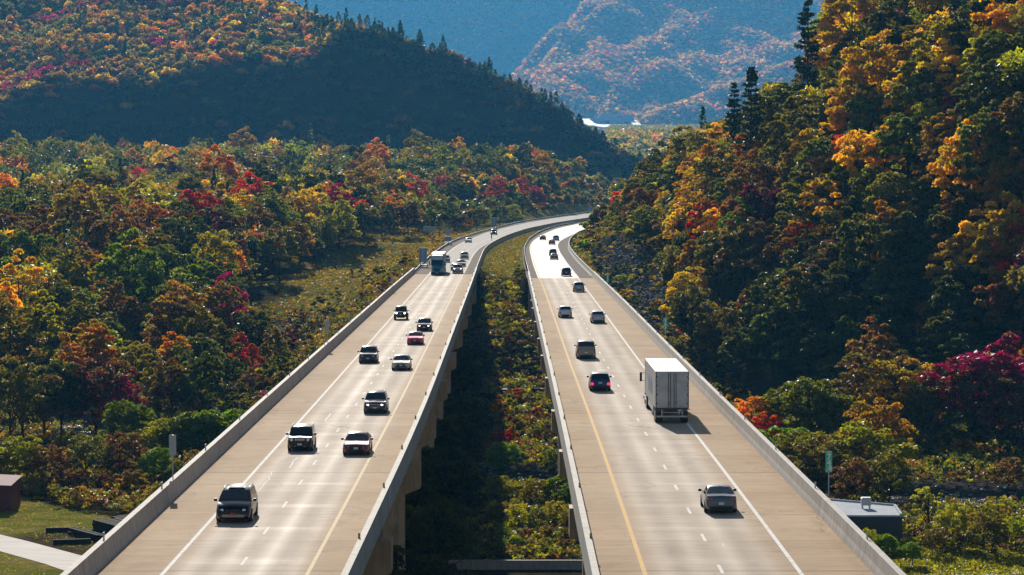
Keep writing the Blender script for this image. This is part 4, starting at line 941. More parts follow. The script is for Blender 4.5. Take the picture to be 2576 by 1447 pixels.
def car(shape, u, v, heading, col, label, lights=False, plate='plate', rails=False, scale=(1, 1, 1), tail_on=False, trim=None, z0=.0, cat='car', name='car', yaw=None, black_low=False):
    """heading -1: coming towards the camera, the nose stands at picture point (u, v); +1: going away, the tail stands there"""
    S = SHAPES[shape]; Ln, W, H = S['L'] * scale[1], S['W'] * scale[0], S['H'] * scale[2]
    x, y = G(u, v, 0.0)
    cy_ = y + Ln / 2; f = LW if x < 0 else RY
    slope = float(f(cy_ + 6) - f(cy_ - 6)) / 12
    rz = -math.atan(slope) + (math.pi if heading < 0 else 0)
    root = tag(empty(name, (x + slope * Ln / 2, cy_, 0), rz), label, cat, 'vehicles on the highway')
    hw = W / 2; top, belt = [(t, z * scale[2]) for t, z in S['top']], [(t, z * scale[2]) for t, z in S['belt']]
    ts = sorted(set([t for t, _ in top] + [t for t, _ in belt] + [.0, .006, .05, .14, .35, .6, .75, .9, .95, .994, 1.0]))
    tw = [(0, .78), (.006, .84), (.03, .91), (.08, .965), (.18, 1), (.85, 1), (.95, .965), (.985, .92), (.994, .89), (1, .84)]
    bot = [(0, .30), (.05, .22), (.15, .20), (.85, .21), (.95, .26), (1, .33)]
    sec = []
    hmax = max(z for _, z in top) - max(z for _, z in belt)
    for t in ts:
        zt, zb, w, b0 = ip(t, top), ip(t, belt), hw * ip(t, tw), ip(t, bot) + z0
        zt = max(zt, zb + .02); k = min(1, (zt - zb) / hmax)
        tum = S['tum'] * k; yv = Ln * (.5 - t)
        wb = w - .035
        sec.append([(w - .12, yv, b0), (w - .02, yv, b0 + .10), (w, yv, b0 + (zb - b0) * .45), (w - .004, yv, b0 + (zb - b0) * .8), (wb, yv, zb), (wb - tum, yv, zb + (zt - zb) * .90), (wb - tum - .09, yv, zt - .012), (0, yv, zt + .025 * (1 if k > .5 else .8))])
    mb = MB(); n = len(sec[0]); m_ = 2 * n - 1
    for s in sec:
        ring = s + [(-p[0], p[1], p[2]) for p in s[-2::-1]]; mb.v += ring
    for i in range(len(sec) - 1):
        for k in range(m_ - 1):
            q = i * m_ + k; mb.f.append((q, q + 1, q + m_ + 1, q + m_))
        q = i * m_; mb.f.append((q + m_ - 1, q, q + m_, q + 2 * m_ - 1))
    mb.f.append(tuple(range(m_))); mb.f.append(tuple(range((len(sec) - 1) * m_, len(sec) * m_)))
    pm = col if not isinstance(col, tuple) else paint('car_paint', col)
    body = mb.build('body', pm, root, 38)
    # glass panels a few millimetres proud of the body
    def at(t, k):
        i = min(range(len(ts)), key=lambda j: abs(ts[j] - t)); return Vector(sec[i][k])
    def panel(nm, quads, mt=M['glass'], o=.012):
        g_ = MB()
        for q in quads:
            q = [Vector(a) for a in q]; nrm = (q[1] - q[0]).cross(q[-1] - q[0]).normalized()
            c = sum(q, Vector()) / len(q)
            if nrm.dot(c - Vector((0, c.y * .9, .7))) < 0: nrm = -nrm
            g_.add([(a + nrm * o)[:] for a in q], [tuple(range(len(q)))])
        return g_.build(nm, mt, root)
    def across(t0, t1, e0=.06, e1=.06, inset=.03):
        A5, A6, A7 = at(t0, 5), at(t0, 6), at(t0, 7); B5, B6, B7 = at(t1, 5), at(t1, 6), at(t1, 7)
        mir = lambda p: Vector((-p.x, p.y, p.z))
        out = []
        def lr(a, b, s): return a.lerp(b, s)
        A = [Vector((A5.x - inset, A5.y, A5.z)), A7, mir(Vector((A5.x - inset, A5.y, A5.z)))]
        B = [Vector((B6.x - inset * .4, B6.y, B6.z)), B7, mir(Vector((B6.x - inset * .4, B6.y, B6.z)))]
        if A5.z > B5.z: # rear window listed from the roof down
            A = [Vector((A6.x - inset * .4, A6.y, A6.z)), A7, mir(Vector((A6.x - inset * .4, A6.y, A6.z)))]; B = [Vector((B5.x - inset, B5.y, B5.z)), B7, mir(Vector((B5.x - inset, B5.y, B5.z)))]
        for i in (0, 1): out.append([lr(A[i], B[i], e0), lr(A[i + 1], B[i + 1], e0), lr(A[i + 1], B[i + 1], 1 - e1), lr(A[i], B[i], 1 - e1)])
        return out
    panel('windshield', across(S['cowl'], S['rf'], .05, .07))
    panel('rear_window', across(S['rr'], S['rd'], .06, .12), M['glass_t'] if trim == 'clear' else M['glass'])
    s0, s1 = S['side']; bp = (s0 + s1) / 2 - .02
    for sx in (-1, 1):
        qs = []
        for a, b in ((s0, bp - .012), (bp + .012, bp + (s1 - bp) * .72), (bp + (s1 - bp) * .76, s1)):
            def pt(t, k):
                tt = np.array(ts); j = min(max(np.searchsorted(tt, t) - 1, 0), len(ts) - 2); w_ = (t - tt[j]) / (tt[j + 1] - tt[j])
                p = Vector(sec[j][k]).lerp(Vector(sec[j + 1][k]), w_); return Vector((p.x * sx, p.y, p.z))
            q = [pt(a, 4).lerp(pt(a, 5), .10), pt(b, 4).lerp(pt(b, 5), .10), pt(b, 4).lerp(pt(b, 5), .93), pt(a, 4).lerp(pt(a, 5), .93)]
            qs.append(q)
        panel('side_window', qs)
    # wheels in dark arches
    wr = S['wr']; wy = [Ln * (.5 - t) for t in S['wh']]; fl = .0
    am = MB()
    for sx in (-1, 1):
        for yy in wy: arch(am, sx * (hw + .006), yy, wr, sx)
    am.build('wheel_arch', M['black'], root)
    put_wheels(root, [(sx * (hw - .095 + (.09 if shape == 'offroad' else 0)), yy) for sx in (-1, 1) for yy in wy], wr)
    F_, B_ = Ln / 2, -Ln / 2; zb = ip(.05, belt)
    MB().box(-hw * .62, hw * .62, B_ + .25, F_ - .25, .18 + z0, .3).build('underbody', M['black'], root)
    # front: lamps, grille, lower intake, plate
    for sx in (-1, 1):
        a = MB()
        if shape in ('offroad', 'boxy'):
            cx_, cz = sx * hw * .66, zb - .14; ring = [(cx_ + .11 * math.cos(t), F_ + .012, cz + .11 * math.sin(t)) for t in np.linspace(0, 2 * math.pi, 15)[:-1]]
            a.add([(cx_, F_ + .03, cz)] + ring, [(0, i, i % 14 + 1) for i in range(1, 15)])
        else:
            c = hw * .90; a.add([(sx * c * .60, F_ + .004, zb - .17), (sx * c * .97, F_ - .17, zb - .15), (sx * (c + .035), F_ - .36, zb - .03), (sx * c * .90, F_ - .23, zb + .015), (sx * c * .60, F_ - .02, zb - .05), (sx * c * .8, F_ - .02, zb - .10)], [(0, 1, 5), (1, 2, 3, 5), (3, 4, 5), (4, 0, 5)])
        a.build('headlight', M['lamp_on'] if lights else M['lamp'], root)
        f = MB().box(sx * hw * .70 - .07, sx * hw * .70 + .07, F_ - .06, F_ - .0, .40, .47, .02); f.build('fog_lamp', M['lamp'], root)
    gw = .46 if shape not in ('offroad', 'boxy') else .42
    gr = MB().box(-hw * gw, hw * gw, F_ - .03, F_ + .016, zb - .26, zb - .07, .01)
    g0 = gr.build('grille', M['black'], root)
    if trim == 'chrome': MB().box(-hw * gw * 1.05, hw * gw * 1.05, F_ + .0, F_ + .03, zb - .10, zb - .065).box(-hw * gw * .9, hw * gw * .9, F_, F_ + .03, zb - .285, zb - .255).build('grille_trim', M['chrome'], root)
    MB().box(-hw * .66, hw * .66, F_ - .04, F_ + .012, .32 + z0, .44 + z0 + (.06 if shape == 'minivan' else 0), .01).build('lower_intake', M['black'], root)
    MB().box(-.155, .155, F_ + .013, F_ + .03, .46 + z0, .60 + z0).build('licence_plate', M[plate], root)
    # rear: lamps, plate, bumper valance
    zr = ip(.97, belt)
    for sx in (-1, 1):
        a = MB()
        if shape in ('sedan', 'hatch'): a.box(min(sx * hw * .52, sx * hw * .9), max(sx * hw * .52, sx * hw * .9), B_ - .012, B_ + .10, zr - .2, zr - .05, .03)
        elif shape in ('offroad', 'fullsuv', 'pickup', 'boxy'): a.box(min(sx * hw * .80, sx * hw * .95), max(sx * hw * .80, sx * hw * .95), B_ - .012, B_ + .22, zr - .42, zr + .02, .03)
        else: a.box(min(sx * hw * .66, sx * hw * .93), max(sx * hw * .66, sx * hw * .93), B_ - .012, B_ + .20, zr - .24, zr - .02, .04)
        a.build('tail_light', M['tail_on'] if tail_on else M['tail'], root)
        # mirrors
        t = S['cowl'] + .05; mx = hw - .03; my = Ln * (.5 - t); mz = ip(t, belt) + .10
        mm = MB().box(min(sx * (mx + .05), sx * (mx + .24)), max(sx * (mx + .05), sx * (mx + .24)), my - .06, my + .05, mz - .07, mz + .09, .03).box(min(sx * (mx - .03), sx * (mx + .08)), max(sx * (mx - .03), sx * (mx + .08)), my - .03, my + .02, mz - .05, mz - .01)
        mm.build('mirror', M['black'] if trim != 'body' else pm, root)
    MB().box(-.16, .16, B_ - .02, B_ - .008, S['plate'] - .07, S['plate'] + .07).build('licence_plate', M['plate'], root)
    MB().box(-hw * .74, hw * .74, B_ - .015, B_ + .1, .33 + z0, .46 + z0, .02).build('rear_valance', M['black'], root)
    if shape in ('sedan', 'hatch') and False: pass
    if rails:
        for sx in (-1, 1):
            r_ = MB(); t0, t1 = S['rf'] + .05, S['rr'] - .02
            xr = sx * (hw - .035 - S['tum'] - .06); za, zb_ = ip(t0, top), ip(t1, top)
            r_.tube([(xr, Ln * (.5 - t0), za), (xr, Ln * (.47 - t0), za + .07), (xr, Ln * (.53 - t1), zb_ + .07), (xr, Ln * (.5 - t1), zb_)], .022, 6)
            r_.build('roof_rail', M['chrome'] if rails == 'chrome' else M['black'], root, 60)
    if rails == 'cross':
        for t in (S['rf'] + .12, S['rr'] - .1):
            z = ip(t, top) + .06; MB().box(-hw * .7, hw * .7, Ln * (.5 - t) - .03, Ln * (.5 - t) + .03, z, z + .03).build('cross_bar', M['black'], root)
    return root, dict(hw=hw, L=Ln, S=S, body=pm, top=top, belt=belt)
def extra(root, nm, mb, mt): return mb.build(nm, mt, root)

# --- oncoming, left road
r, d = car('minivan', 586, 1317, -1, (.006, .006, .020), 'dark navy minivan with sunroof and silver roof rails, nearest of the oncoming cars', plate='plate_red', rails='chrome', name='minivan', cat='minivan')
extra(r, 'sunroof', MB().box(-.42, .42, .05, .50, 1.806, 1.822), M['glass']); extra(r, 'sunroof_frame', MB().box(-.47, .47, .0, .55, 1.80, 1.812), M['chrome'])
for k in range(4): extra(r, 'intake_slat', MB().box(-.62, .62, 2.545, 2.565, .36 + k * .04, .372 + k * .04), M['chrome'])
r, d = car('boxy', 754, 1137, -1, (.010, .012, .011), 'black boxy off-road wagon with round headlamps and roof rails on the white line', rails='black', name='suv', cat='suv')
for k in range(7): extra(r, 'grille_slot', MB().box(-.33 + k * .1, -.28 + k * .1, 2.222, 2.234, .80, .95), M['chrome'])
extra(r, 'tow_hooks', MB().box(-.36, -.30, 2.2, 2.26, .36, .42, .01).box(.30, .36, 2.2, 2.26, .36, .42, .01), M['chrome'])
car('sedan', 895, 1147, -1, (.16, .035, .075), 'burgundy sedan level with the black boxy wagon in the left bridge inner lane', name='sedan', cat='sedan')
r, d = car('suv', 943, 1042, -1, (.018, .045, .085), 'dark blue suv with split chrome grille and roof rack on the left bridge', rails='cross', trim='chrome', name='suv', cat='suv', lights=True)
car('sedan', 1008, 932.5, -1, (.50, .47, .42), 'pale silver sedan in the left bridge inner lane behind the dark blue suv', name='sedan', cat='sedan')
car('suv', 925, 914.5, -1, (.045, .05, .055), 'dark grey suv on the white edge line, level with the pale silver sedan', name='suv', cat='suv')
car('hatch', 1043.5, 868, -1, (.62, .012, .11), 'bright pink-red hatchback on the left bridge', trim='body', name='hatchback', cat='hatchback')
car('suv', 1066.5, 834, -1, (.035, .042, .05), 'charcoal suv just behind the pink-red hatchback with amber-looking headlamps', name='suv', cat='suv', lights=True, scale=(.98, 1, .93))
r, d = car('offroad', 1007.7, 805.6, -1, (.008, .008, .008), 'black open-wheeled four-wheel-drive with flared fenders high above its tyres', name='off_roader', cat='off-roader', lights=True, z0=.22)
for sx in (-1, 1):
    for yy in (4.3 * (.5 - .17), 4.3 * (.5 - .76)):
        a_, b_ = sorted((sx * .80, sx * .99)); extra(r, 'fender', MB().box(a_, b_, yy - .52, yy + .52, .84, .90, .03), M['black'])
extra(r, 'bumper', MB().box(-.8, .8, 2.15, 2.32, .52, .68, .04), M['black'])
r, d = car('pickup', 1151, 688.8, -1, (.42, .36, .32), 'pale beige pickup truck beside the box truck where the left bridge begins', name='pickup_truck', cat='pickup truck', trim='chrome', lights=True)
car('sedan', 1145, 681, -1, (.08, .075, .08), 'grey sedan tucked half behind the beige pickup truck', name='sedan', cat='sedan')
car('sedan', 1159.7, 671.3, -1, (.05, .09, .14), 'blue-grey sedan right behind the grey sedan and beige pickup truck', name='sedan', cat='sedan')
car('suv', 1120.5, 661.3, -1, (.30, .30, .30), 'silver suv half hidden behind the box truck', name='suv', cat='suv')
car('suv', 1168, 652.5, -1, (.33, .33, .31), 'silver suv following the blue-grey sedan in the inner lane', name='suv', cat='suv')
car('sedan', 1177.4, 610.8, -1, (.62, .62, .60), 'white sedan alone in the outer lane on the left road curve', name='sedan', cat='sedan')
car('pickup', 1241.5, 591, -1, (.05, .03, .12), 'dark purple-blue pickup truck, farthest of the oncoming vehicles', name='pickup_truck', cat='pickup truck', lights=True)
# --- going away, right road
car('sedan', 1815, 1294, 1, (.10, .13, .165), 'grey sedan seen from behind, nearest car on the right bridge', trim='clear', name='sedan', cat='sedan')
car('suv', 1510.3, 985.4, 1, (.012, .035, .10), 'dark blue suv seen from behind with brake lights glowing', tail_on=True, name='suv', cat='suv', scale=(1, 1, .97))
r, d = car('fullsuv', 1475, 904, 1, (.30, .25, .20), 'large beige full-size suv seen from behind with red side lamps', rails='chrome', name='suv', cat='suv')
car('suv', 1422.4, 800, 1, (.62, .63, .66), 'white suv seen from behind beside the yellow line of the right bridge', name='suv', cat='suv', scale=(.98, 1, .94))
car('wagon', 1504.6, 814, 1, (.42, .43, .46), 'silver wagon with black roof rails seen from behind near the white line', rails='black', name='wagon', cat='station wagon')
car('suv', 1456.5, 735.3, 1, (.30, .31, .33), 'silver-grey suv seen from behind just past the start of the right deck', name='suv', cat='suv')
car('suv', 1425, 695.6, 1, (.03, .028, .03), 'black suv seen from behind on the bright paving beyond the right deck', name='suv', cat='suv')
car('sedan', 1394.4, 653.9, 1, (.07, .075, .08), 'dark grey sedan tailing a grey suv on the right road curve', name='sedan', cat='sedan')
car('suv', 1391.3, 644.0, 1, (.09, .10, .10), 'grey suv right in front of the dark grey sedan on the right road curve', name='suv', cat='suv')
car('sedan', 1388.4, 615.8, 1, (.20, .025, .02), 'dark red sedan seen from behind on the right road curve', name='sedan', cat='sedan')
car('suv', 1398.4, 606.5, 1, (.36, .40, .46), 'pale blue-silver suv just ahead of the dark red sedan', name='suv', cat='suv')
car('sedan', 1365.2, 604.3, 1, (.10, .06, .05), 'brown sedan in the inner lane, farthest car left of the pale suv', name='sedan', cat='sedan')

# --- lorries
M['trailer'] = rough_mat('white_trailer_panel', (.42, .42, .42), (.66, .66, .66), .8, .5, .5, .05, (1, 1, .25))
M['trailer_roof'] = rough_mat('trailer_roof', (.48, .52, .52), (.60, .63, .63), .6, .6, .2, .05, (1, .3, 1))
M['door'] = rough_mat('trailer_door', (.42, .42, .43), (.60, .60, .60), 1.4, .55, .4, .05)
M['msg0'] = mat('faded_blue_graphic', (.20, .27, .38), .6)
M['grime'] = rough_mat('dirty_frame_steel', (.05, .045, .04), (.12, .11, .10), 2, .7, .3, .1)
def semi(u, v, heading, label, cab_col, streak=True, letter=None):
    x, y = G(u, v, 0); Lt = 16.0; Lall = 21.0
    yc = y + Lall / 2; f = LW if x < 0 else RY; slope = float(f(yc + 8) - f(yc - 8)) / 16
    root = tag(empty('semi_truck', (x + slope * Lall / 2, yc, 0), -math.atan(slope) + (math.pi if heading < 0 else 0)), label, 'semi truck', 'vehicles on the highway')
    B_ = -Lall / 2; hw = 1.3
    tb = MB().box(-hw, hw, B_ + .03, B_ + Lt, 1.18, 4.10, .03); tr = tb.build('trailer_box', M['trailer'], root)
    def sub(nm, mb, mt): return mb.build(nm, mt, tr)
    sub('trailer_roof', MB().box(-hw + .02, hw - .02, B_ + .05, B_ + Lt - .02, 4.101, 4.115), M['trailer_roof'])
    for sx in (-1, 1):
        a, b = sorted((sx * .045, sx * (hw - .07)))
        sub('door', MB().box(a, b, B_ + .0, B_ + .04, 1.30, 4.0, .01), M['door'])
        for q in (.14, .30): sub('lock_rod', MB().tube([(sx * q, B_ - .03, 1.25), (sx * q, B_ - .03, 4.0)], .022, 6), M['grime'])
        h_ = MB()
        for z in (1.55, 2.25, 2.95, 3.65): a, b = sorted((sx * (hw - .14), sx * (hw - .01))); h_.box(a, b, B_ - .03, B_ + .01, z, z + .09)
        sub('hinge', h_, M['grime']); a, b = sorted((sx * .12, sx * .36)); sub('door_handle', MB().box(a, b, B_ - .06, B_ - .03, 1.62, 1.66), M['grime'])
        fr = MB(); a, b = sorted((sx * (hw - .06), sx * (hw + .012))); fr.box(a, b, B_ + .0, B_ + .08, 1.18, 4.12); sub('corner_post', fr, M['grime'])
        if streak:
            st = MB()
            for k in range(9):
                yy = B_ + 1.2 + k * 1.6; st.box(min(sx * (hw + .001), sx * (hw + .010)), max(sx * (hw + .001), sx * (hw + .010)), yy, yy + .03, 1.25, 4.05)
            sub('side_seam', st, M['galv'])
        if streak:
            mk = MB()
            for k, yy in enumerate((B_ + 5.0, B_ + 6.1, B_ + 7.2, B_ + 8.9, B_ + 10.0)):
                a, b = sorted((sx * (hw + .011), sx * (hw + .014))); mk.box(a, b, yy, yy + .75, 1.9, 3.3 if k % 2 else 3.0)
            sub('side_graphic', mk, M['msg0'])
        sk = MB(); a, b = sorted((sx * (hw - .08), sx * (hw - .05))); sk.box(a, b, B_ + 4.6, B_ + Lt - 3.8, .55, 1.17); sub('side_skirt', sk, M['trailer'])
        lt = MB(); a, b = sorted((sx * .95, sx * 1.12)); lt.box(a, b, B_ + .02, B_ + .06, .98, 1.08); sub('tail_light', lt, M['tail'])
        mf = MB(); a, b = sorted((sx * .70, sx * 1.25)); mf.box(a, b, B_ + .42, B_ + .45, .28, .95); sub('mud_flap', mf, M['black'])
    sub('bumper', MB().box(-1.22, 1.22, B_ + .05, B_ + .16, .50, .62).box(-.85, -.77, B_ + .08, B_ + .15, .62, 1.18).box(.77, .85, B_ + .08, B_ + .15, .62, 1.18).box(-.77, .77, B_ + .09, B_ + .14, .86, .91), M['galv'])
    sub('door_sill', MB().box(-1.28, 1.28, B_ + .01, B_ + .08, 1.10, 1.26), M['grime'])
    sub('licence_plate', MB().box(.45, .75, B_ + .02, B_ + .03, 1.0, 1.14), M['plate'])
    sub('chassis', MB().box(-.5, .5, B_ + .6, B_ + Lt - .4, .85, 1.17), M['grime'])
    pos = [(sx * q, B_ + yy) for sx in (-1, 1) for q in (.88, 1.17) for yy in (1.1, 2.4, Lt - 1.9, Lt - .6)] + [(sx * 1.05, Lall / 2 - 1.3) for sx in (-1, 1)]
    put_wheels(root, pos, .5)
    # tractor
    F_ = Lall / 2; cp = paint('cab_paint', cab_col, .3, .1)
    c = MB(); P = [(F_ - 4.6, 1.0), (F_ - 4.6, 3.75), (F_ - 4.0, 3.95), (F_ - 3.2, 3.7), (F_ - 2.45, 2.95), (F_ - 1.95, 1.95), (F_ - .35, 1.62), (F_ - .05, 1.35), (F_, .55), (F_ - .3, .45), (F_ - 4.6, .55)]
    half = [1.22, 1.2, 1.05, 1.12, 1.18, 1.18, .98, .92, 1.08, 1.1, 1.2]; n = len(P)
    c.v += [(-h_, yy, z) for (yy, z), h_ in zip(P, half)] + [(h_, yy, z) for (yy, z), h_ in zip(P, half)]
    c.f += [tuple(range(n)), tuple(range(n, 2 * n))] + [(i, (i + 1) % n, n + (i + 1) % n, n + i) for i in range(n)]
    cab = c.build('cab', cp, root, 25)
    def cs(nm, mb, mt): return mb.build(nm, mt, cab)
    cs('windshield', MB().add([(-1.08, F_ - 1.96, 2.05), (1.08, F_ - 1.96, 2.05), (1.06, F_ - 2.42, 2.90), (-1.06, F_ - 2.42, 2.90)], [(0, 1, 2, 3)]), M['glass'])
    cs('grille', MB().add([(-.50, F_ + .02, .75), (.50, F_ + .02, .75), (.62, F_ - .02, 1.38), (-.62, F_ - .02, 1.38)], [(0, 1, 2, 3)]), M['black'])
    cs('bumper', MB().box(-1.2, 1.2, F_ - .25, F_ + .06, .30, .62, .06), M['black']); cs('licence_plate', MB().box(-.16, .16, F_ + .062, F_ + .075, .42, .56), M['plate'])
    for sx in (-1, 1):
        a, b = sorted((sx * .74, sx * 1.06)); cs('headlight', MB().add([(sx * .68, F_ + .015, .80), (sx * 1.06, F_ - .06, .78), (sx * 1.08, F_ - .25, 1.18), (sx * .74, F_ - .03, 1.12)], [(0, 1, 2, 3)]), M['lamp'])
        a, b = sorted((sx * 1.42, sx * 1.62)); cs('mirror', MB().box(a, b, F_ - 2.0, F_ - 1.86, 1.95, 2.75, .03).box(*sorted((sx * 1.15, sx * 1.5)), F_ - 1.95, F_ - 1.90, 2.0, 2.04).box(*sorted((sx * 1.15, sx * 1.5)), F_ - 1.95, F_ - 1.90, 2.66, 2.70), M['black'])
        cs('side_window', MB().add([(sx * 1.215, F_ - 2.2, 2.1), (sx * 1.215, F_ - 3.1, 2.1), (sx * 1.20, F_ - 3.1, 2.8), (sx * 1.20, F_ - 2.6, 2.8)], [(0, 1, 2, 3)]), M['glass'])
        cs('fuel_tank', cyl_x(MB(), 0, .01, 0, 0, [(0, .01), (1, .01)], 4) if False else MB().box(*sorted((sx * .85, sx * 1.25)), F_ - 4.6, F_ - 2.9, .45, .95, .12), M['chrome'])
    if streak: cs('exhaust_stack', MB().tube([(-1.25, F_ - 4.7, 1.0), (-1.25, F_ - 4.7, 3.9)], .07, 8), M['chrome'])
    return root, cab, F_
semi(1690.9, 1066, 1, 'white semi trailer seen from behind on the right bridge beside the barrier', (.75, .75, .75))
r_, cab_, F_ = semi(1099, 692.9, -1, 'white and teal semi truck coming onto the left bridge', (.02, .22, .32), False)
wf = MB(); wf.add([(-1.15, F_ - 2.44, 2.96), (1.15, F_ - 2.44, 2.96), (1.10, F_ - 3.17, 3.73), (-1.10, F_ - 3.17, 3.73)], [(0, 1, 2, 3)]).add([(-1.10, F_ - 3.18, 3.73), (1.10, F_ - 3.18, 3.73), (1.02, F_ - 3.98, 3.99), (-1.02, F_ - 3.98, 3.99)], [(0, 1, 2, 3)])
for o_ in wf.v: pass
wf.v = [(a, b + .03, c + .03) for a, b, c in wf.v]; wf.build('fairing', M['trailer'], cab_)
MB().box(-.55, .62, F_ - 2.93, F_ - 2.87, 3.50, 3.58).build('lettering', M['grime'], cab_)

# ------------------------------------------------------------------ signs
def text(body, size, mt, parent, loc, rot, name='lettering', ext=.002):
    cu = bpy.data.curves.new(name, 'FONT'); cu.body = body; cu.size = size; cu.align_x = 'CENTER'; cu.align_y = 'CENTER'; cu.extrude = ext; cu.offset = size * .035
    o = bpy.data.objects.new(name, cu); C.objects.link(o); cu.materials.append(mt)
    bpy.context.view_layer.update(); me = bpy.data.meshes.new_from_object(o.evaluated_get(bpy.context.evaluated_depsgraph_get())); bpy.data.objects.remove(o)
    o = link(name, me, parent, mt); o.location = loc; o.rotation_euler = rot; return o
def milepost(x, y, z, ph, lines, label, w=.38, hgt=1.24, back=False, mile=True):
    root = tag(empty('milepost_sign', (x, y, z)), label, 'road sign', 'milepost signs along the bridges')
    MB().box(-.03, .03, .0, .05, -.3, ph + hgt).build('post', M['galv'], root)
    p = MB().box(-w / 2, w / 2, -.012, -.002, ph, ph + hgt, .004).build('panel', M['sign_back'] if back else M['green'], root)
    if back: return root
    b = MB().box(-w / 2 + .012, w / 2 - .012, -.016, -.0125, ph + .012, ph + .022).box(-w / 2 + .012, w / 2 - .012, -.016, -.0125, ph + hgt - .022, ph + hgt - .012)
    b.box(-w / 2 + .012, -w / 2 + .02, -.016, -.0125, ph + .022, ph + hgt - .022).box(w / 2 - .02, w / 2 - .012, -.016, -.0125, ph + .022, ph + hgt - .022)
    b.box(-w / 2 + .02, w / 2 - .02, -.016, -.0125, ph + .345, ph + .357); b.build('border', M['white'], root)
    if mile: text('MILE', .125, M['white'], p, (0, -.02, ph + hgt - .10), (R(90), 0, 0))
    for k, ch in enumerate(lines): text(ch, .47, M['white'], p, (0, -.02, ph + hgt - .36 - k * .335), (R(90), 0, 0))
    return root
milepost(18.42, 162.6, 1.07, 1.22, ['7', '4', '.4'], 'green milepost sign reading MILE 74.4 on the nearest stretch of the right barrier')
milepost(17.40, 318, 1.07, 1.05, ['7', '4', '3'], 'green milepost sign reading MILE 743 beyond the white semi trailer', w=.40)
milepost(16.3, 478, 1.07, 0.3, ['7', '4', '2'], 'small far green milepost sign reading 742 in front of the scree', w=.42)
milepost(-20.85, 171.9, 1.07, 1.30, [], 'bare grey back of a milepost sign on the near left barrier', w=.44, back=True)
milepost(-20.65, 313, 1.07, 1.10, [], 'bare grey back of a milepost sign halfway along the left barrier', w=.44, back=True)
milepost(-20.1, 470, 1.07, 0.6, [], 'bare grey back of a milepost sign near the far end of the left barrier', w=.44, back=True)
M['msg'] = mat('message_board_back', (.33, .42, .52), .5, .2)
def board(u, v, w, z0, z1, label, kind='panel'):
    x, y = G(u, v, 0); root = tag(empty('portable_sign', (x, y, 0)), label, 'portable sign', 'portable signs on the left shoulder')
    MB().box(-w / 2, w / 2, -.08, .08, z0, z1, .02).build('panel', M['msg'], root)
    MB().box(-w * .32, -w * .28, -.12, -.081, z0 - .1, z1 - .1).box(w * .28, w * .32, -.12, -.081, z0 - .1, z1 - .1).build('frame', M['grime'], root)
    MB().box(-.06, .06, -.06, .06, .5, z0).build('mast', M['galv'], root)
    MB().box(-.9, .9, -.5, .5, .42, .56).box(-1.3, 1.3, -.05, .05, .38, .45).build('trailer_frame', M['sign_back'], root)
    for sx in (-1, 1):
        t = MB(); cyl_x(t, sx * .95 - .1, sx * .95 + .1, 0, .32, [(0, .2), (.1, .32), (.9, .32), (1, .2)], 14); t.build('wheel', M['rubber'], root, 40)
    if kind == 'solar':
        MB().box(-.8, .8, -.5, .5, z0 - .35, z0 - .28).build('solar_panel', M['galv'], root)
        MB().tube([(0, 0, z1), (0, 0, z1 + .9), (-.7, 0, z1 + 1.5)], .05, 6).build('arm', M['galv'], root)
        t = MB(); n = 18; t.v += [(0, -.1, z1 + 1.3)] + [(1.0 * math.cos(a), -.05, z1 + 1.3 + 1.0 * math.sin(a)) for a in np.linspace(0, 6.283, n + 1)[:-1]] + [(0, .1, z1 + 1.3)]
        t.f += [(0, i, i % n + 1) for i in range(1, n + 1)] + [(n + 1, i % n + 1, i) for i in range(1, n + 1)]; t.build('dish', M['sign_back'], root)
    return root
board(1064, 672, 1.75, 1.1, 4.1, 'tall narrow portable sign seen from the back beside the white and teal semi truck')
board(1127, 615.5, 1.9, 1.0, 2.3, 'portable sign trailer with a round panel on top where the shoulder narrows', 'solar')
x_, y_ = -4.6, 1035
board(1242.5, 577, 1.9, 1.2, 4.3, 'tall portable sign seen from the back behind the guardrail above the purple-blue pickup truck')
board(1483, 538.5, 2.6, 1.6, 3.6, 'low portable sign at the far end of the left road near the bend')
# guide sign seen from the back on the bank
gx, gy = -27.0, 912; gz = float(terr(gx, gy)); root = tag(empty('guide_sign', (gx, gy, gz)), 'wide ribbed back of a guide sign on the brushy bank by the trees', 'road sign')
MB().box(-1.95, 1.95, -.05, .05, 19.5 - 139.5 * gy / FV - gz, 19.5 - 126.5 * gy / FV - gz).build('panel', M['msg'], root)
zz0 = 19.5 - 139.5 * gy / FV - gz; rb_ = MB()
for k in range(4): rb_.box(-1.93, 1.93, -.09, -.051, zz0 + .12 + k * .42, zz0 + .20 + k * .42)
rb_.build('rib', M['sign_back'], root)
for sx in (-1, 1): MB().box(sx * 1.15 - .07, sx * 1.15 + .07, -.16, -.09, -.5, zz0 + 1.65).build('post', M['galv'], root)
# striped marker panel at the foot of the median barrier
mx_, my_ = G(1236.6, 605.6); root = tag(empty('marker_panel', (mx_, my_, 0)), 'narrow striped marker panel standing against the median barrier on the left road', 'marker')
MB().box(-.17, .17, -.02, .02, .6, 1.85).build('panel', M['sign_back'], root); st_ = MB()
for k in range(4): st_.box(-.16, .16, -.027, -.021, .68 + k * .3, .82 + k * .3)
st_.build('stripe', mat('orange_stripe', (.5, .12, .03), .5), root); MB().box(-.05, .05, -.05, .05, 0, .6).build('foot', M['black'], root)

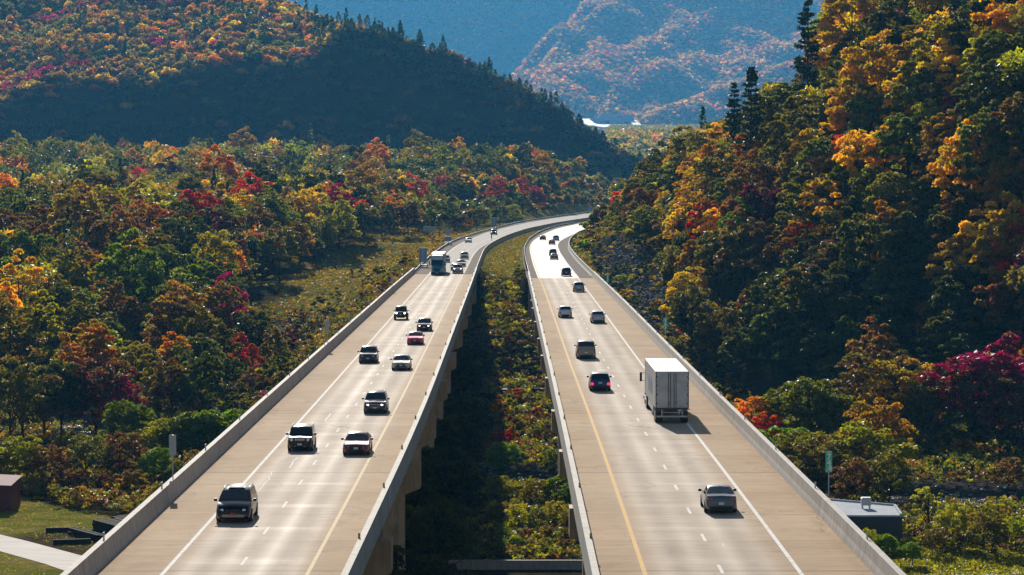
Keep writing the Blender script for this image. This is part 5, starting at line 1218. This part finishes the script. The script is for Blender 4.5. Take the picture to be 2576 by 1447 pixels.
# ------------------------------------------------------------------ things in the valley
# flat-roofed building by the river on the right
poly = [(43.3, 310), (27, 310), (29, 331), (43.8, 319)]
root = tag(empty('flat_roofed_building', (36, 316, -22)), 'low dark building with a white flat roof beside the right bridge', 'building'); inv = Matrix.Translation((-36, -316, 22))
M['roof_w'] = rough_mat('white_roof_membrane', (.44, .47, .52), (.58, .61, .65), .5, .9, .03, .1); M['wall_d'] = rough_mat('dark_wall', (.06, .05, .055), (.09, .08, .08), .8, .8)
o = MB().prism(poly, -23.5, -18.3).build('wall', M['wall_d']); o.parent = root; o.matrix_parent_inverse = inv
cxp = [(36 + (x - 36) * .985, 317 + (y - 317) * .985) for x, y in poly]
o = MB().prism(cxp, -18.29, -18.1).build('roof', M['roof_w']); o.parent = root; o.matrix_parent_inverse = inv
pa = MB()
for i in range(4):
    (xa, ya), (xb, yb) = poly[i], poly[(i + 1) % 4]
    if i == 0: continue
    dx, dy = xb - xa, yb - ya; l = math.hypot(dx, dy); nx, ny = -dy / l * .28, dx / l * .28
    if (36 - xa) * nx + (317 - ya) * ny < 0: nx, ny = -nx, -ny
    pa.add([(xa, ya, -18.29), (xb, yb, -18.29), (xb + nx, yb + ny, -18.29), (xa + nx, ya + ny, -18.29), (xa, ya, -17.9), (xb, yb, -17.9), (xb + nx, yb + ny, -17.9), (xa + nx, ya + ny, -17.9)], [(0, 1, 5, 4), (2, 3, 7, 6), (4, 5, 6, 7), (1, 2, 6, 5), (0, 4, 7, 3)])
o = pa.build('roof_edge', M['roof_w']); o.parent = root; o.matrix_parent_inverse = inv
o = MB().box(39.5, 40.6, 315.8, 316.9, -17.7, -16.9, .04).box(39.6, 39.7, 315.9, 316, -18.1, -17.7).box(40.4, 40.5, 315.9, 316, -18.1, -17.7).box(39.6, 39.7, 316.7, 316.8, -18.1, -17.7).box(40.4, 40.5, 316.7, 316.8, -18.1, -17.7).box(39.55, 40.55, 315.85, 316.85, -16.9, -16.82).build('rooftop_unit', M['sign_back']); o.parent = root; o.matrix_parent_inverse = inv
# red shed at the left edge
root = tag(empty('red_shed', (-67, 351, -22)), 'dark red metal shed with a pale sloping roof at the edge of the lawn', 'shed'); inv = Matrix.Translation((67, -351, 22))
M['red_metal'] = rough_mat('dark_red_metal', (.13, .03, .035), (.18, .045, .05), .6, .6)
def rib(o): o.parent = root; o.matrix_parent_inverse = inv; return o
rib(MB().add([(-75, 346.5, -22.8), (-62.2, 346.5, -22.8), (-62.2, 354, -22.8), (-75, 354, -22.8), (-75, 346.5, -18.4), (-62.2, 346.5, -18.9), (-62.2, 354, -18.5), (-75, 354, -17.9)], [(0, 3, 2, 1), (0, 1, 5, 4), (1, 2, 6, 5), (2, 3, 7, 6), (3, 0, 4, 7), (4, 5, 6, 7)]).build('wall', M['red_metal']))
rib(MB().add([(-75.3, 346.2, -18.37), (-62.0, 346.2, -18.87), (-62.0, 354.3, -18.45), (-75.3, 354.3, -17.85), (-75.3, 346.2, -18.30), (-62.0, 346.2, -18.80), (-62.0, 354.3, -18.38), (-75.3, 354.3, -17.78)], [(4, 5, 6, 7), (0, 1, 5, 4), (1, 2, 6, 5), (2, 3, 7, 6), (3, 0, 4, 7), (0, 3, 2, 1)]).build('roof', mat('pale_red_roof', (.26, .14, .14), .8, 0, .1)))
rib(MB().box(-72, -64.5, 348.2, 350.2, -18.6, -17.4, .05).build('roof_vent', mat('pale_vent', (.55, .5, .5), .5)))
# concrete drive and valley road
def strip(name, pts, w, z, mt):
    v = []; f = []
    for i, (x, y) in enumerate(pts):
        a = Vector(pts[min(i + 1, len(pts) - 1)]) - Vector(pts[max(i - 1, 0)]); a.normalize(); nx, ny = -a.y * w / 2, a.x * w / 2
        zz = z if z is not None else float(terr(x, y)) + .08
        v += [(x + nx, y + ny, zz), (x - nx, y - ny, zz)]
        if i: q = 2 * i; f.append((q - 2, q - 1, q + 1, q))
    me = bpy.data.meshes.new(name); me.from_pydata(v, [], f); return tag(link(name, me, None, mt), kind='structure')
M['drive'] = rough_mat('weathered_concrete_drive', (.30, .27, .25), (.42, .38, .35), .4, .8, .2, .2, (.3, 1.4, 1))
strip('path', [(-90, 358), (-72, 336), (-57.6, 315.8), (-47.4, 300.3), (-40, 287), (-33, 272)], 6.0, -21.93, M['drive'])
strip('path', [(18, 262), (30, 276), (44, 287), (60, 293), (95, 297)], 8, -21.93, M['drive'])
sp_ = [(x, 484 + .12 * x) for x in np.linspace(-4, 40, 12)]
strip('path', sp_, 3.2, None, M['drive'])
o = MB().box(-16, 16, 294.6, 295.0, -23, -21.0).build('retaining_wall', M['parapet']); tag(o, 'thin low concrete wall crossing the ground between the two bridges', 'wall')
# timber stacks
def timbers(cx, cy_, rz, rows, per, ln, sec_, label):
    root = tag(empty('timber_stack', (cx, cy_, -22), rz), label, 'timber stack', 'stacks of dark timber beside the drive')
    for k in range(rows):
        for j in range(per):
            a = -per * sec_ / 2 + j * sec_; dx = random.uniform(-.25, .25)
            MB().box(-ln / 2 + dx, ln / 2 + dx, a + .045, a + sec_ - .045, k * sec_ + .02, (k + 1) * sec_ - .01 - random.uniform(0, .07), .015).build('beam', M['wood_dark'], root)
    return root
timbers(-45.4, 323.6, R(-58), 4, 10, 7.5, .38, 'tallest dark timber stack beside the left bridge')
timbers(-44.6, 330.5, R(-58), 3, 9, 6.5, .38, 'low dark timber stack behind the tallest one')
timbers(-48.7, 320.4, R(-57), 2, 3, 8.0, .42, 'narrow pile of long dark timbers in front of the tallest stack')
def beam(cx, cy_, rz, ln, label):
    root = tag(empty('loose_beam', (cx, cy_, -22), rz), label, 'beam', 'loose beams on the soil')
    MB().box(-ln / 2, ln / 2, -.28, .28, 0.03, .60, .03).build('beam', M['wood_dark'], root)
beam(-52.2, 325.6, R(8), 4.2, 'single loose dark beam lying farther from the drive')
beam(-49.6, 315.0, R(15), 4.2, 'single loose dark beam lying nearer to the drive')
# ------------------------------------------------------------------ low trees, shrubs and undergrowth in the valley
def near(u, vt, y, k, c, sc=1.0, label=None, zone_=None):
    x = (u - 1288) / FV * y; z = float(terr(x, y)); H = (CAM_H - (vt - 443) * y / FV) - z; H0 = PROTO[k][2]
    s = H / H0; s = max(.25, min(s, 1.9)) ; t = dict(x=x, y=y, z=z, s=s * sc, sz=1 / sc, rz=random.uniform(0, 6.28), k=k, col=c)
    place_tree(t, 'valley_tree', label, 'tree', zone_)
LV, RV, MV = 'small trees on the left riverside', 'small trees on the right riverside', 'small trees between the bridges'
for a in [(55, 850, 432, 's0', 'rust brown', 1.0, 'tall nearly bare tree over the river at the left edge', LV), (110, 880, 436, 's0', 'olive', 1.0, 'second nearly bare tree, just right of the tallest bare one', LV), (20, 900, 425, 'n1', 'olive', 1.0, 'thin olive tree at the left edge behind bare trunks', LV),
          (150, 905, 438, 'n0', 'dark green', 1.0, 'dark green dome-shaped tree between the bare trees and a maroon one', LV), (240, 900, 440, 'n1', 'maroon', 1.2, 'maroon tree right of the dark green dome-shaped tree', LV), (290, 950, 438, 'n1', 'crimson', 1.0, 'crimson low tree right of the maroon one', LV),
          (330, 1005, 396, 'n0', 'green', 1.0, 'green flat-topped young tree near the river', LV), (405, 1050, 388, 'n1', 'yellow-green', 1.1, 'thin yellow-green tree behind the grey sign back', LV), (455, 1035, 386, 'n0', 'green', 1.0, 'green small tree right above the grey sign back', LV),
          (520, 1030, 386, 'n2', 'bright green', .9, 'bright green tree leaning toward the left barrier', LV), (570, 1028, 390, 'n0', 'bright green', .9, 'bright green tree touching the left barrier', LV), (610, 1045, 400, 'n1', 'yellow-green', .9, 'yellow-green treetop beyond the left barrier', LV),
          (385, 1125, 372, 'n0', 'bright green', 1.0, 'bushy bright green tree left of the grey sign back', LV), (440, 1160, 366, 'n1', 'green', .9, 'small green tree under the grey sign back', LV), (300, 1085, 376, 'n1', 'rust brown', 1.1, 'brown thin-leaved tree left of the bushy bright green one', LV),
          (215, 1090, 374, 'n1', 'olive', 1.1, 'olive thin-leaved tree above the lawn edge', LV), (60, 1095, 372, 'n1', 'yellow-green', 1.1, 'yellow-green small tree above the red shed', LV), (125, 1120, 370, 'n1', 'rust brown', 1.2, 'brown small tree right of the red shed', LV), (10, 1110, 374, 'n1', 'olive', 1.2, 'olive small tree at the left edge above the red shed', LV),
          (330, 1180, 362, 'n1', 'rust brown', 1.1, 'low rust brown tree beyond the lawn', LV), (260, 1190, 362, 'n1', 'maroon', 1.0, 'low maroon-brown tree beyond the lawn', LV), (180, 1180, 364, 'n1', 'rust brown', 1.1, 'low brown tree beyond the middle of the lawn', LV), (400, 1215, 352, 'n1', 'olive', 1.0, 'low olive tree beside the barrier above the timber', LV),
          (2040, 945, 402, 'n0', 'green', 1.15, 'tall green flat-topped tree beyond the right barrier', RV), (2085, 985, 405, 'n2', 'green', .9, 'green tree joined to the right of the tall flat-topped one', RV), (1885, 995, 402, 'n1', 'orange', 1.2, 'flaming orange small tree right behind the right barrier', RV), (1925, 1040, 395, 'n1', 'scarlet', .8, 'red-tinged small tree right of the flaming orange one', RV),
          (1960, 1070, 380, 'n1', 'bright green', 1.2, 'bright green shrubby tree along the right barrier', RV), (2010, 1080, 372, 'n1', 'olive', 1.1, 'olive shrubby tree along the right barrier', RV), (2060, 1100, 362, 'n1', 'olive', 1.1, 'olive thin tree just left of the nearest green sign', RV), (2120, 1090, 366, 'n1', 'rust brown', 1.1, 'brown thin tree just right of the nearest green sign', RV),
          (2180, 1060, 368, 'n1', 'yellow-green', 1.3, 'yellow-green tree right of the nearest green sign', RV), (2215, 1000, 376, 'n1', 'amber', .9, 'slender amber tree behind the yellow-green one', RV), (2240, 1130, 350, 'n1', 'olive', 1.0, 'olive thin tree right of the yellow-green one', RV), (2150, 1150, 348, 'n1', 'rust brown', 1.0, 'brown low tree behind the building roof', RV),
          (2215, 880, 430, 'n1', 'rust brown', 1.1, 'reddish brown tree at the foot of the dark slope', RV), (2280, 900, 425, 'n1', 'amber', 1.1, 'amber tree with a narrow top at the foot of the dark slope', RV), (2350, 960, 420, 'n1', 'green', 1.2, 'grey-green tree left of the crimson one', RV), (2480, 880, 418, 'n2', 'crimson', 1.2, 'big crimson-magenta tree at the right edge', RV), (2560, 940, 412, 'n1', 'maroon', 1.2, 'maroon tree at the right edge below the crimson one', RV),
          (2540, 1150, 372, 'n1', 'rust brown', 1.2, 'brown tree at the right edge over the river', RV), (2340, 1225, 322, 's1', 'yellow-green', 1.0, 'bare dark-limbed tree right of the flat roof', RV), (2400, 1265, 312, 'n1', 'yellow-green', 1.0, 'sunlit yellow-green tree right of the bare one', RV), (2480, 1262, 310, 's1', 'yellow-green', 1.1, 'thin dark-stemmed tree in the lower right corner', RV), (2500, 1290, 306, 'n1', 'olive', 1.1, 'olive tree in the lower right corner', RV), (2560, 1300, 312, 'n1', 'yellow-green', 1.0, 'yellow-green tree at the very right edge', RV),
          (2235, 1345, 298, 'n2', 'bright green', .9, 'bright green bushy tree in front of the dark building', RV), (2300, 1365, 297, 'n0', 'bright green', 1.0, 'bright green bushy tree right of the one before the building', RV), (2190, 1330, 300, 'n1', 'yellow-green', .8, 'narrow yellow-green tree at the building corner by the barrier', RV), (2350, 1330, 305, 'n1', 'olive', 1.0, 'olive thin tree between the bushy and the bare tree', RV)]: near(*a)
# between the bridges: many small trees, told apart by row and colour
rows = [(1265, 1112, 398, 'n0', 'bright green'), (1300, 1120, 402, 'n1', 'green'), (1395, 1130, 396, 'n1', 'green'), (1250, 1195, 352, 'n1', 'yellow-green'), (1300, 1215, 350, 'n2', 'yellow-green'), (1350, 1205, 346, 'n1', 'olive'), (1400, 1195, 348, 'n0', 'bright green'), (1440, 1215, 344, 'n1', 'bright green'),
        (1255, 1265, 330, 'n1', 'olive'), (1300, 1270, 328, 'n1', 'yellow-green'), (1350, 1280, 326, 'n1', 'green'), (1395, 1260, 330, 'n1', 'yellow-green'), (1430, 1290, 322, 'n1', 'olive'), (1270, 1330, 313, 'n1', 'bright green'), (1330, 1340, 312, 'n1', 'maroon'), (1380, 1330, 314, 'n1', 'rust brown'), (1430, 1350, 312, 'n1', 'olive'), (1300, 1385, 305, 'n0', 'bright green'), (1370, 1380, 304, 'n1', 'olive'), (1420, 1400, 303, 'n1', 'rust brown'), (1262, 1395, 303, 'n1', 'bright green'),
        (1180, 1250, 345, 'n1', 'olive'), (1120, 1290, 330, 'n1', 'green'), (1160, 1350, 312, 'n1', 'olive'), (1090, 1390, 304, 'n1', 'green'), (1190, 1180, 372, 'n1', 'green'), (1150, 1150, 400, 'n1', 'olive'), (1195, 1080, 420, 'n1', 'olive'), (1160, 1060, 440, 'n1', 'green'), (1200, 1000, 460, 'n1', 'olive')]
k_ = 0
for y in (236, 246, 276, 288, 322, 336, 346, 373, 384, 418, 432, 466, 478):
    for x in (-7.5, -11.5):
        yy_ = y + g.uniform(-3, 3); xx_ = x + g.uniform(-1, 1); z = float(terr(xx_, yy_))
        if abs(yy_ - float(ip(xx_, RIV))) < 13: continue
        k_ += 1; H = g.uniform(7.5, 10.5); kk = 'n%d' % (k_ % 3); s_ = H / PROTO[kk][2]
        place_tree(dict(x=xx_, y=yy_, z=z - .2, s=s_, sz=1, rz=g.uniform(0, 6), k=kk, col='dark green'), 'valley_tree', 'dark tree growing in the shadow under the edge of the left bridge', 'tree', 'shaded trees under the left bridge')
bag = defaultdict(list)
for r_ in rows: bag[(r_[4], 'at the river' if 325 < r_[2] <= 405 else ('near the low wall' if r_[2] <= 325 else 'beyond the river'))].append(r_)
for (c, z), ts in bag.items():
    ts.sort()
    for i, r_ in enumerate(ts):
        pre = '' if len(ts) == 1 else ('leftmost ' if i == 0 else ('rightmost ' if i == len(ts) - 1 else ORD[i] + ' from the left, '))
        near(*r_, 1.1, pre + c + ' small tree between the bridges ' + z, MV)
# shrubs told apart the same way
def offroad(x, y): return ~((y > 528) & (((x > LL(y) - 1.6) & (x < LRo(y) + 1.3)) | ((x > RLo(y) - 1.0) & (x < RB(y) + 1.6)))) & ~((y > 292) & (y < 298) & (np.abs(x) < 17))
def shrub_zone(lbl, n, fx, y0, y1, pal, s0, s1):
    ts = []
    while len(ts) < n:
        y = g.uniform(y0, y1); a, b = fx(y); x = g.uniform(a, b)
        if offroad(np.array([x]), np.array([y]))[0] and not (y < 400 and grass_mask(np.array([x]), np.array([y]))[0] > .3): ts.append((x, y, str(g.choice(pal)), g.uniform(s0, s1), 'h%d' % int(g.integers(4))))
    by = defaultdict(list)
    for t in ts: by[t[2]].append(t)
    for c, q in by.items():
        q.sort(key=lambda t: t[0] / t[1])
        for i, (x, y, c, s, k) in enumerate(q):
            pre = '' if len(q) == 1 else ('leftmost ' if i == 0 else ('rightmost ' if i == len(q) - 1 else ORD[i] + ' from the left, '))
            o = link('shrub', PROTO[k][0]); tag(o, pre + c + ' shrub ' + lbl, 'shrub', 'shrubs ' + lbl)
            o.location = (x, y, float(terr(x, y)) - .05); o.scale = (s, s, s * g.uniform(.8, 1.3)); o.rotation_euler = (0, 0, g.uniform(0, 6.28)); o.color = vary(PAL[c], g)
shrub_zone('on the slope below the grassy median', 40, lambda y: (float(LRo(y)) + 3, float(RLo(y)) - .6), 486, 592, ['olive', 'green', 'olive', 'rust brown', 'golden yellow', 'dark green', 'green', 'orange'], .45, 1.0)
shrub_zone('on the colourful flat beyond the river', 26, lambda y: (-3.5, 5.5), 420, 478, ['yellow-green', 'scarlet', 'golden yellow', 'olive', 'orange', 'green', 'rust brown'], .6, 1.3)
shrub_zone('on the bank left of the left barrier', 44, lambda y: (float(LL(y)) - 42, float(LL(y)) - 3), 470, 660, ['olive', 'rust brown', 'green', 'olive', 'dark green', 'amber', 'maroon'], .7, 1.7)
shrub_zone('on the grassy bank beside the guardrail', 13, lambda y: (float(LL(y)) - 34, float(LL(y)) - 6), 660, 1040, ['olive', 'rust brown', 'amber', 'green'], .5, 1.4)
shrub_zone('above the right barrier beside the scree', 34, lambda y: (float(RB(y)) + 3, float(RB(y)) + 16), 560, 860, ['olive', 'green', 'rust brown', 'golden yellow', 'dark green', 'yellow-green'], .8, 2.0)
shrub_zone('on the verge where the right road bends away', 18, lambda y: (float(RB(y)) + 3.5, float(RB(y)) + 8), 870, 1120, ['olive', 'yellow-green', 'amber', 'orange', 'green'], 1.2, 2.6)
shrub_zone('on the strip between lawn and river', 30, lambda y: (-74, -30), 350, 385, ['rust brown', 'olive', 'maroon', 'olive', 'amber'], .6, 1.4)

# undergrowth: weeds, brush and fallen leaves nobody could count
def under(n, xf, y0, y1, pal, hmin, hmax, ok=None, r=.9, per=26, size=.30):
    y = g.uniform(y0, y1, n); lo, hi = xf(y); x = lo + (hi - lo) * g.random(n)
    k = np.ones(n, bool) if ok is None else ok(x, y)
    k &= offroad(x, y)
    k &= np.abs(y - ip(x, RIV)) > 15 + g.normal(size=n) * 1.5
    x, y = x[k], y[k]; P = np.column_stack([x, y, terr(x, y) - .15]); n = len(P)
    h = g.uniform(hmin, hmax, n)
    return forest_mesh(P, r * g.uniform(.6, 1.3, n), h * 1.3, cols_of(list(g.choice(pal, n)), g, .3), per, size, g)
W_ = ['olive', 'rust brown', 'green', 'olive', 'dark green', 'green', 'dark green', 'olive', 'rust brown', 'amber']
U = [under(5600, lambda y: (LL(y) - 75, LL(y) - 1.5), 385, 640, W_, .6, 2.2, lambda x, y: (x > -.19 * y - 5)),
     under(380, lambda y: (LL(y) - 46, LL(y) - 2), 640, 1000, ['olive', 'rust brown', 'olive', 'green', 'green', 'amber'], .3, 1.3, None, .9, 20, .3),
     under(3000, lambda y: (LRo(y) - 12, RLo(y) + 12), 398, 585, ['olive', 'green', 'rust brown', 'yellow-green', 'dark green', 'olive'], .4, 1.8),
     under(2400, lambda y: (LRo(y) - 14, RLo(y) + 10), 298, 376, ['olive', 'green', 'yellow-green', 'rust brown', 'dark green'], .5, 1.8),
     under(4200, lambda y: (RB(y) + 1, .19 * y + 4), 300, 470, ['olive', 'dark green', 'rust brown', 'green', 'yellow-green'], .5, 2.2, lambda x, y: ~((x > 26) & (x < 45) & (y > 307) & (y < 333)) & ~((y < 306) & (x > 40))),
     under(4200, lambda y: (RB(y) + 1.5, RB(y) + 26), 470, 900, ['olive', 'rust brown', 'dark green', 'green', 'amber'], .4, 1.8, lambda x, y: rock_mask(x, y) < g.uniform(.2, 1.1, len(x))),
     under(2200, lambda y: (-80 + 0 * y, -26 + 0 * y), 340, 392, ['rust brown', 'olive', 'rust brown', 'olive', 'green'], .5, 2.0, lambda x, y: (grass_mask(x, y) < .3))]
V = np.concatenate([p[0] for p in U]); me = mesh_np('undergrowth', V, np.concatenate([p[1] for p in U]), np.concatenate([p[2] for p in U])); me.materials.append(M['leaf_t'])
tag(link('undergrowth', me), 'brown and olive undergrowth covering the river banks and road embankments', 'undergrowth', None, 'stuff')
# grass tufts on the lawn, bank and median
def tufts(n, xf, y0, y1, pal, ok=None, h=.35):
    y = g.uniform(y0, y1, n); lo, hi = xf(y); x = lo + (hi - lo) * g.random(n); k = grass_mask(x, y) > g.uniform(.3, .9, n); k &= offroad(x, y) & (np.abs(x - np.interp(-y, [-358, -336, -315.8, -300.3, -287, -272], [-90, -72, -57.6, -47.4, -40, -33])) > 5.4); x, y = x[k], y[k]; n = len(x)
    P = np.column_stack([x, y, terr(x, y) + h * .3]); per = 5; Q = np.repeat(P, per, 0) + g.normal(size=(n * per, 3)) * np.array([.25, .25, .06]); m_ = n * per
    leaf = np.stack([g.random(m_), g.random(m_), g.random(m_)], 1); cc = cols_of(list(g.choice(pal, n)), g, .2)
    return leaf_geo(Q, np.full(m_, h), g, .1, True), leaf, np.repeat(cc, per, 0)
U = [tufts(7000, lambda y: (-.19 * y - 2, -26 + 0 * y), 285, 380, ['olive', 'yellow-green', 'bright green', 'olive'], h=.10), tufts(3500, lambda y: (LRo(y) + 1, RLo(y) - .5), 590, 1050, ['olive', 'olive', 'rust brown', 'green'], h=.3),
     tufts(9000, lambda y: (LL(y) - 42, LL(y) - 1), 600, 1100, ['olive', 'rust brown', 'rust brown', 'olive', 'amber'], h=.35), tufts(3000, lambda y: (40 + 0 * y, 62 + 0 * y), 288, 312, ['green', 'yellow-green', 'olive'], h=.25)]
V = np.concatenate([p[0] for p in U]); me = mesh_np('grass', V, np.concatenate([p[1] for p in U]), np.concatenate([p[2] for p in U])); me.materials.append(M['leaf_t'])
tag(link('grass', me), 'yellowing grass on the lawn, the median and the road bank', 'grass', None, 'stuff')
# scree and river stones
def stones(n, xf, y0, y1, s0, s1, ok):
    y = g.uniform(y0, y1, n); lo, hi = xf(y); x = lo + (hi - lo) * g.random(n); k = ok(x, y); x, y = x[k], y[k]; return np.column_stack([x, y, terr(x, y)]), g.uniform(s0, s1, len(x)) ** 1.0
base = np.array([(1, 0, 0), (-1, 0, 0), (0, 1, 0), (0, -1, 0), (0, 0, 1), (0, 0, -1)], float); tri = np.array([(0, 2, 4), (2, 1, 4), (1, 3, 4), (3, 0, 4), (2, 0, 5), (1, 2, 5), (3, 1, 5), (0, 3, 5)])
def stone_obj(name, sets, mt, label, cat):
    P = np.concatenate([a for a, _ in sets]); s = np.concatenate([b for _, b in sets]); n = len(P)
    v = base[None] * g.uniform(.5, 1.15, (n, 6, 1)) * s[:, None, None] * np.array([1.2, 1.0, .6]) + g.normal(size=(n, 6, 3)) * .12 * s[:, None, None] + P[:, None]
    V = v[:, tri].reshape(-1, 3, 3); me = mesh_np(name, V); me.materials.append(mt); tag(link(name, me), label, cat, None, 'stuff')
M['stone'] = rough_mat('dark_scree_stone', (.055, .05, .05), (.15, .14, .135), .7, .8, .12, .3)
stone_obj('rubble', [stones(9000, lambda y: (RB(y) + 4, RB(y) + 22), 545, 780, .15, .55, lambda x, y: rock_mask(x, y) > g.uniform(.2, .9, len(x))),
                     stones(1500, lambda y: (LRo(y) - 6, RLo(y) + 8), 488, 530, .2, .8, lambda x, y: rock_mask(x, y) > .2), stones(1200, lambda y: (LL(y) - 34, LL(y) - 4), 585, 642, .2, .7, lambda x, y: rock_mask(x, y) > .2)], M['stone'], 'dark broken rock scree on the cut slope beside the right road', 'scree')
M['pebble'] = rough_mat('river_stone', (.14, .12, .11), (.26, .23, .21), .8, .6, .4, .2)
def rivx(x, y): d = np.abs(y - ip(x, RIV)); return (d > 6) & (d < 16 + g.normal(size=len(x)) * 2)
xs_ = g.uniform(-100, 100, 5000); ys_ = ip(xs_, RIV) + g.choice([-1, 1], 5000) * g.uniform(6, 15, 5000)
stone_obj('gravel', [(np.column_stack([xs_, ys_, np.maximum(terr(xs_, ys_), -23.6)]), g.uniform(.12, .5, 5000))], M['pebble'], 'grey river stones along both banks of the river', 'gravel')

# ------------------------------------------------------------------ dead and bare trees on the skyline
def bare(x, y, H, label, seed):
    g2 = np.random.default_rng(seed); z = float(terr(x, y)) - .5; root = tag(empty('bare_tree', (x, y, z)), label, 'tree', 'bare trees on the slope above the right road'); mb = MB()
    def grow(p, d, l, r, dep):
        q = p + d * l; mb.tube([p, p.lerp(q, .5) + Vector(g2.normal(size=3) * .06 * l), q], [r, r * .8, r * .55], 5, False)
        if dep == 0: return
        for k in range(int(g2.integers(2, 4))):
            e = (d + Vector(g2.normal(size=3)) * .48).normalized(); e.z = abs(e.z) * .9 + .15; grow(q, e.normalized(), l * g2.uniform(.55, .8), r * .55, dep - 1)
    grow(Vector((0, 0, 0)), Vector((0, 0, 1)), H * .38, .16, 4); mb.build('trunk', M['bark'], root)
for i, (u, v, y, H) in enumerate([(1805, 330, 700, 13), (1772, 360, 720, 10), (1842, 300, 690, 9), (2085, 60, 640, 9)]):
    x = (u - 1288) / FV * y; bare(x, y, H, ['tallest bare tree on the skyline above the golden trees', 'shorter bare tree left of the tallest bare one', 'bare tree right of the tallest bare one', 'bare twiggy tree beside the big skyline conifer'][i], 900 + i)

# ------------------------------------------------------------------ factory on the far plateau
ky = 7500.0; kz = lambda v, y: CAM_H + (443 - v) / FV * y; kx = lambda u, y: (u - 1288) / FV * y
root = tag(empty('factory', (kx(1550, ky), ky, kz(312, ky))), 'long pale blue-grey factory at the foot of the far mountain', 'factory'); inv = root.matrix_basis.inverted() if False else Matrix.Translation(-Vector((kx(1550, ky), ky, kz(312, ky))))
M['fac'] = mat('factory_cladding', (.42, .45, .50), .7); M['facd'] = mat('factory_door', (.05, .06, .08), .7)
def fp(o): o.parent = root; o.matrix_parent_inverse = inv; return o
fp(MB().box(kx(1507, ky), kx(1595, ky), ky, ky + 60, kz(318, ky), kz(288, ky)).build('wall', M['fac'])); fp(MB().box(kx(1484, ky), kx(1507, ky) - .01, ky + 4, ky + 60, kz(318, ky), kz(297, ky)).build('annex', M['fac']))
for (a, b, c, d) in ((1521, 1533, 303, 312), (1569, 1580, 306, 312), (1553, 1560, 307, 312), (1509, 1517, 307, 312)):
    fp(MB().box(kx(a, ky), kx(b, ky), ky - .6, ky - .02, kz(d, ky), kz(c, ky)).build('door', M['facd']))
fp(MB().box(kx(1521, ky) - .5, kx(1533, ky) + .5, ky - 5, ky - .7, kz(303, ky), kz(302, ky)).build('canopy_roof', M['white']))
sg = MB(); 
for k, uu in enumerate((1534, 1538, 1543.5, 1547.5, 1552, 1556, 1560, 1564)): sg.box(kx(uu, ky), kx(uu + 2.2, ky), ky - .35, ky - .03, kz(292.5, ky), kz(290.2, ky))
fp(sg.build('sign_letters', M['white']))
# plateau yard and roads
def far_strip(pts, w, mt, name='road'):
    P = [(kx(u, y), y, kz(v, y)) for u, v, y in pts]; v = []; f = []
    for i, (x, y, z) in enumerate(P):
        ww = w[i] if hasattr(w, '__len__') else w
        v += [(x - ww, y, z), (x + ww, y, z)]
        if i: q = 2 * i; f.append((q - 2, q - 1, q + 1, q))
    me = bpy.data.meshes.new(name); me.from_pydata(v, [], f); return tag(link(name, me, None, mt), kind='structure')
M['yard'] = mat('pale_yard_paving', (.75, .73, .70), .7, 0, .2)
far_strip([(1474, 299, 7600), (1476, 304, 7460), (1483, 311, 7300), (1500, 316, 7180)], [11, 12, 14, 20], M['yard'])
far_strip([(1545, 312.5, 7480), (1550, 316, 7350), (1555, 320, 7200)], [60, 62, 56], M['yard'])
far_strip([(1592, 303, 7600), (1596, 309, 7450), (1606, 316, 7300), (1618, 323, 7150)], [9, 10, 12, 13], M['yard'])
pl = mat('plateau_grass', (.16, .20, .07), .9, 0, 0)
far_strip([(1560, 321.5, 7150), (1640, 323, 7150)], 1, pl)
far_strip([(1610, 322.5, 7300), (1620, 325.5, 7120)], [60, 90], pl, 'lawn')
far_strip([(1680, 326, 7140), (1700, 329, 7055)], [85, 120], pl, 'lawn')
far_strip([(1660, 329.5, 7050), (1700, 331.0, 7010)], [150, 150], M['yard'])
for i, (u, v0, v1) in enumerate(((1549.5, 320, 287), (1558, 321, 295))):
    y = 7250; root = tag(empty('light_pole', (kx(u, y), y, kz(v0, y))), ['taller light pole in the factory yard', 'shorter light pole with a wide head in the factory yard'][i], 'light pole')
    MB().box(-.5, .5, -.5, .5, 0, (v0 - v1) / FV * y).build('pole', M['galv'], root); MB().box(-(1 + i * 4.5), 1 + i * 4.5, -.6, .6, (v0 - v1) / FV * y + .01, (v0 - v1) / FV * y + 1.5 + i).build('lamp_head', M['facd'], root)
# ------------------------------------------------------------------ haze
hz = MB().box(-3600, 3600, -40, 13000, -32, 860).build('haze', None)
mh = bpy.data.materials.new('haze'); mh.use_nodes = True; t = mh.node_tree; t.nodes.remove(t.nodes['Principled BSDF'])
pv = t.nodes.new('ShaderNodeVolumePrincipled'); pv.inputs['Color'].default_value = (.12, .51, 1.0, 1); pv.inputs['Density'].default_value = 5.8e-5; pv.inputs['Anisotropy'].default_value = .2
t.links.new(pv.outputs[0], t.nodes['Material Output'].inputs['Volume']); hz.data.materials.append(mh); tag(hz, kind='stuff')
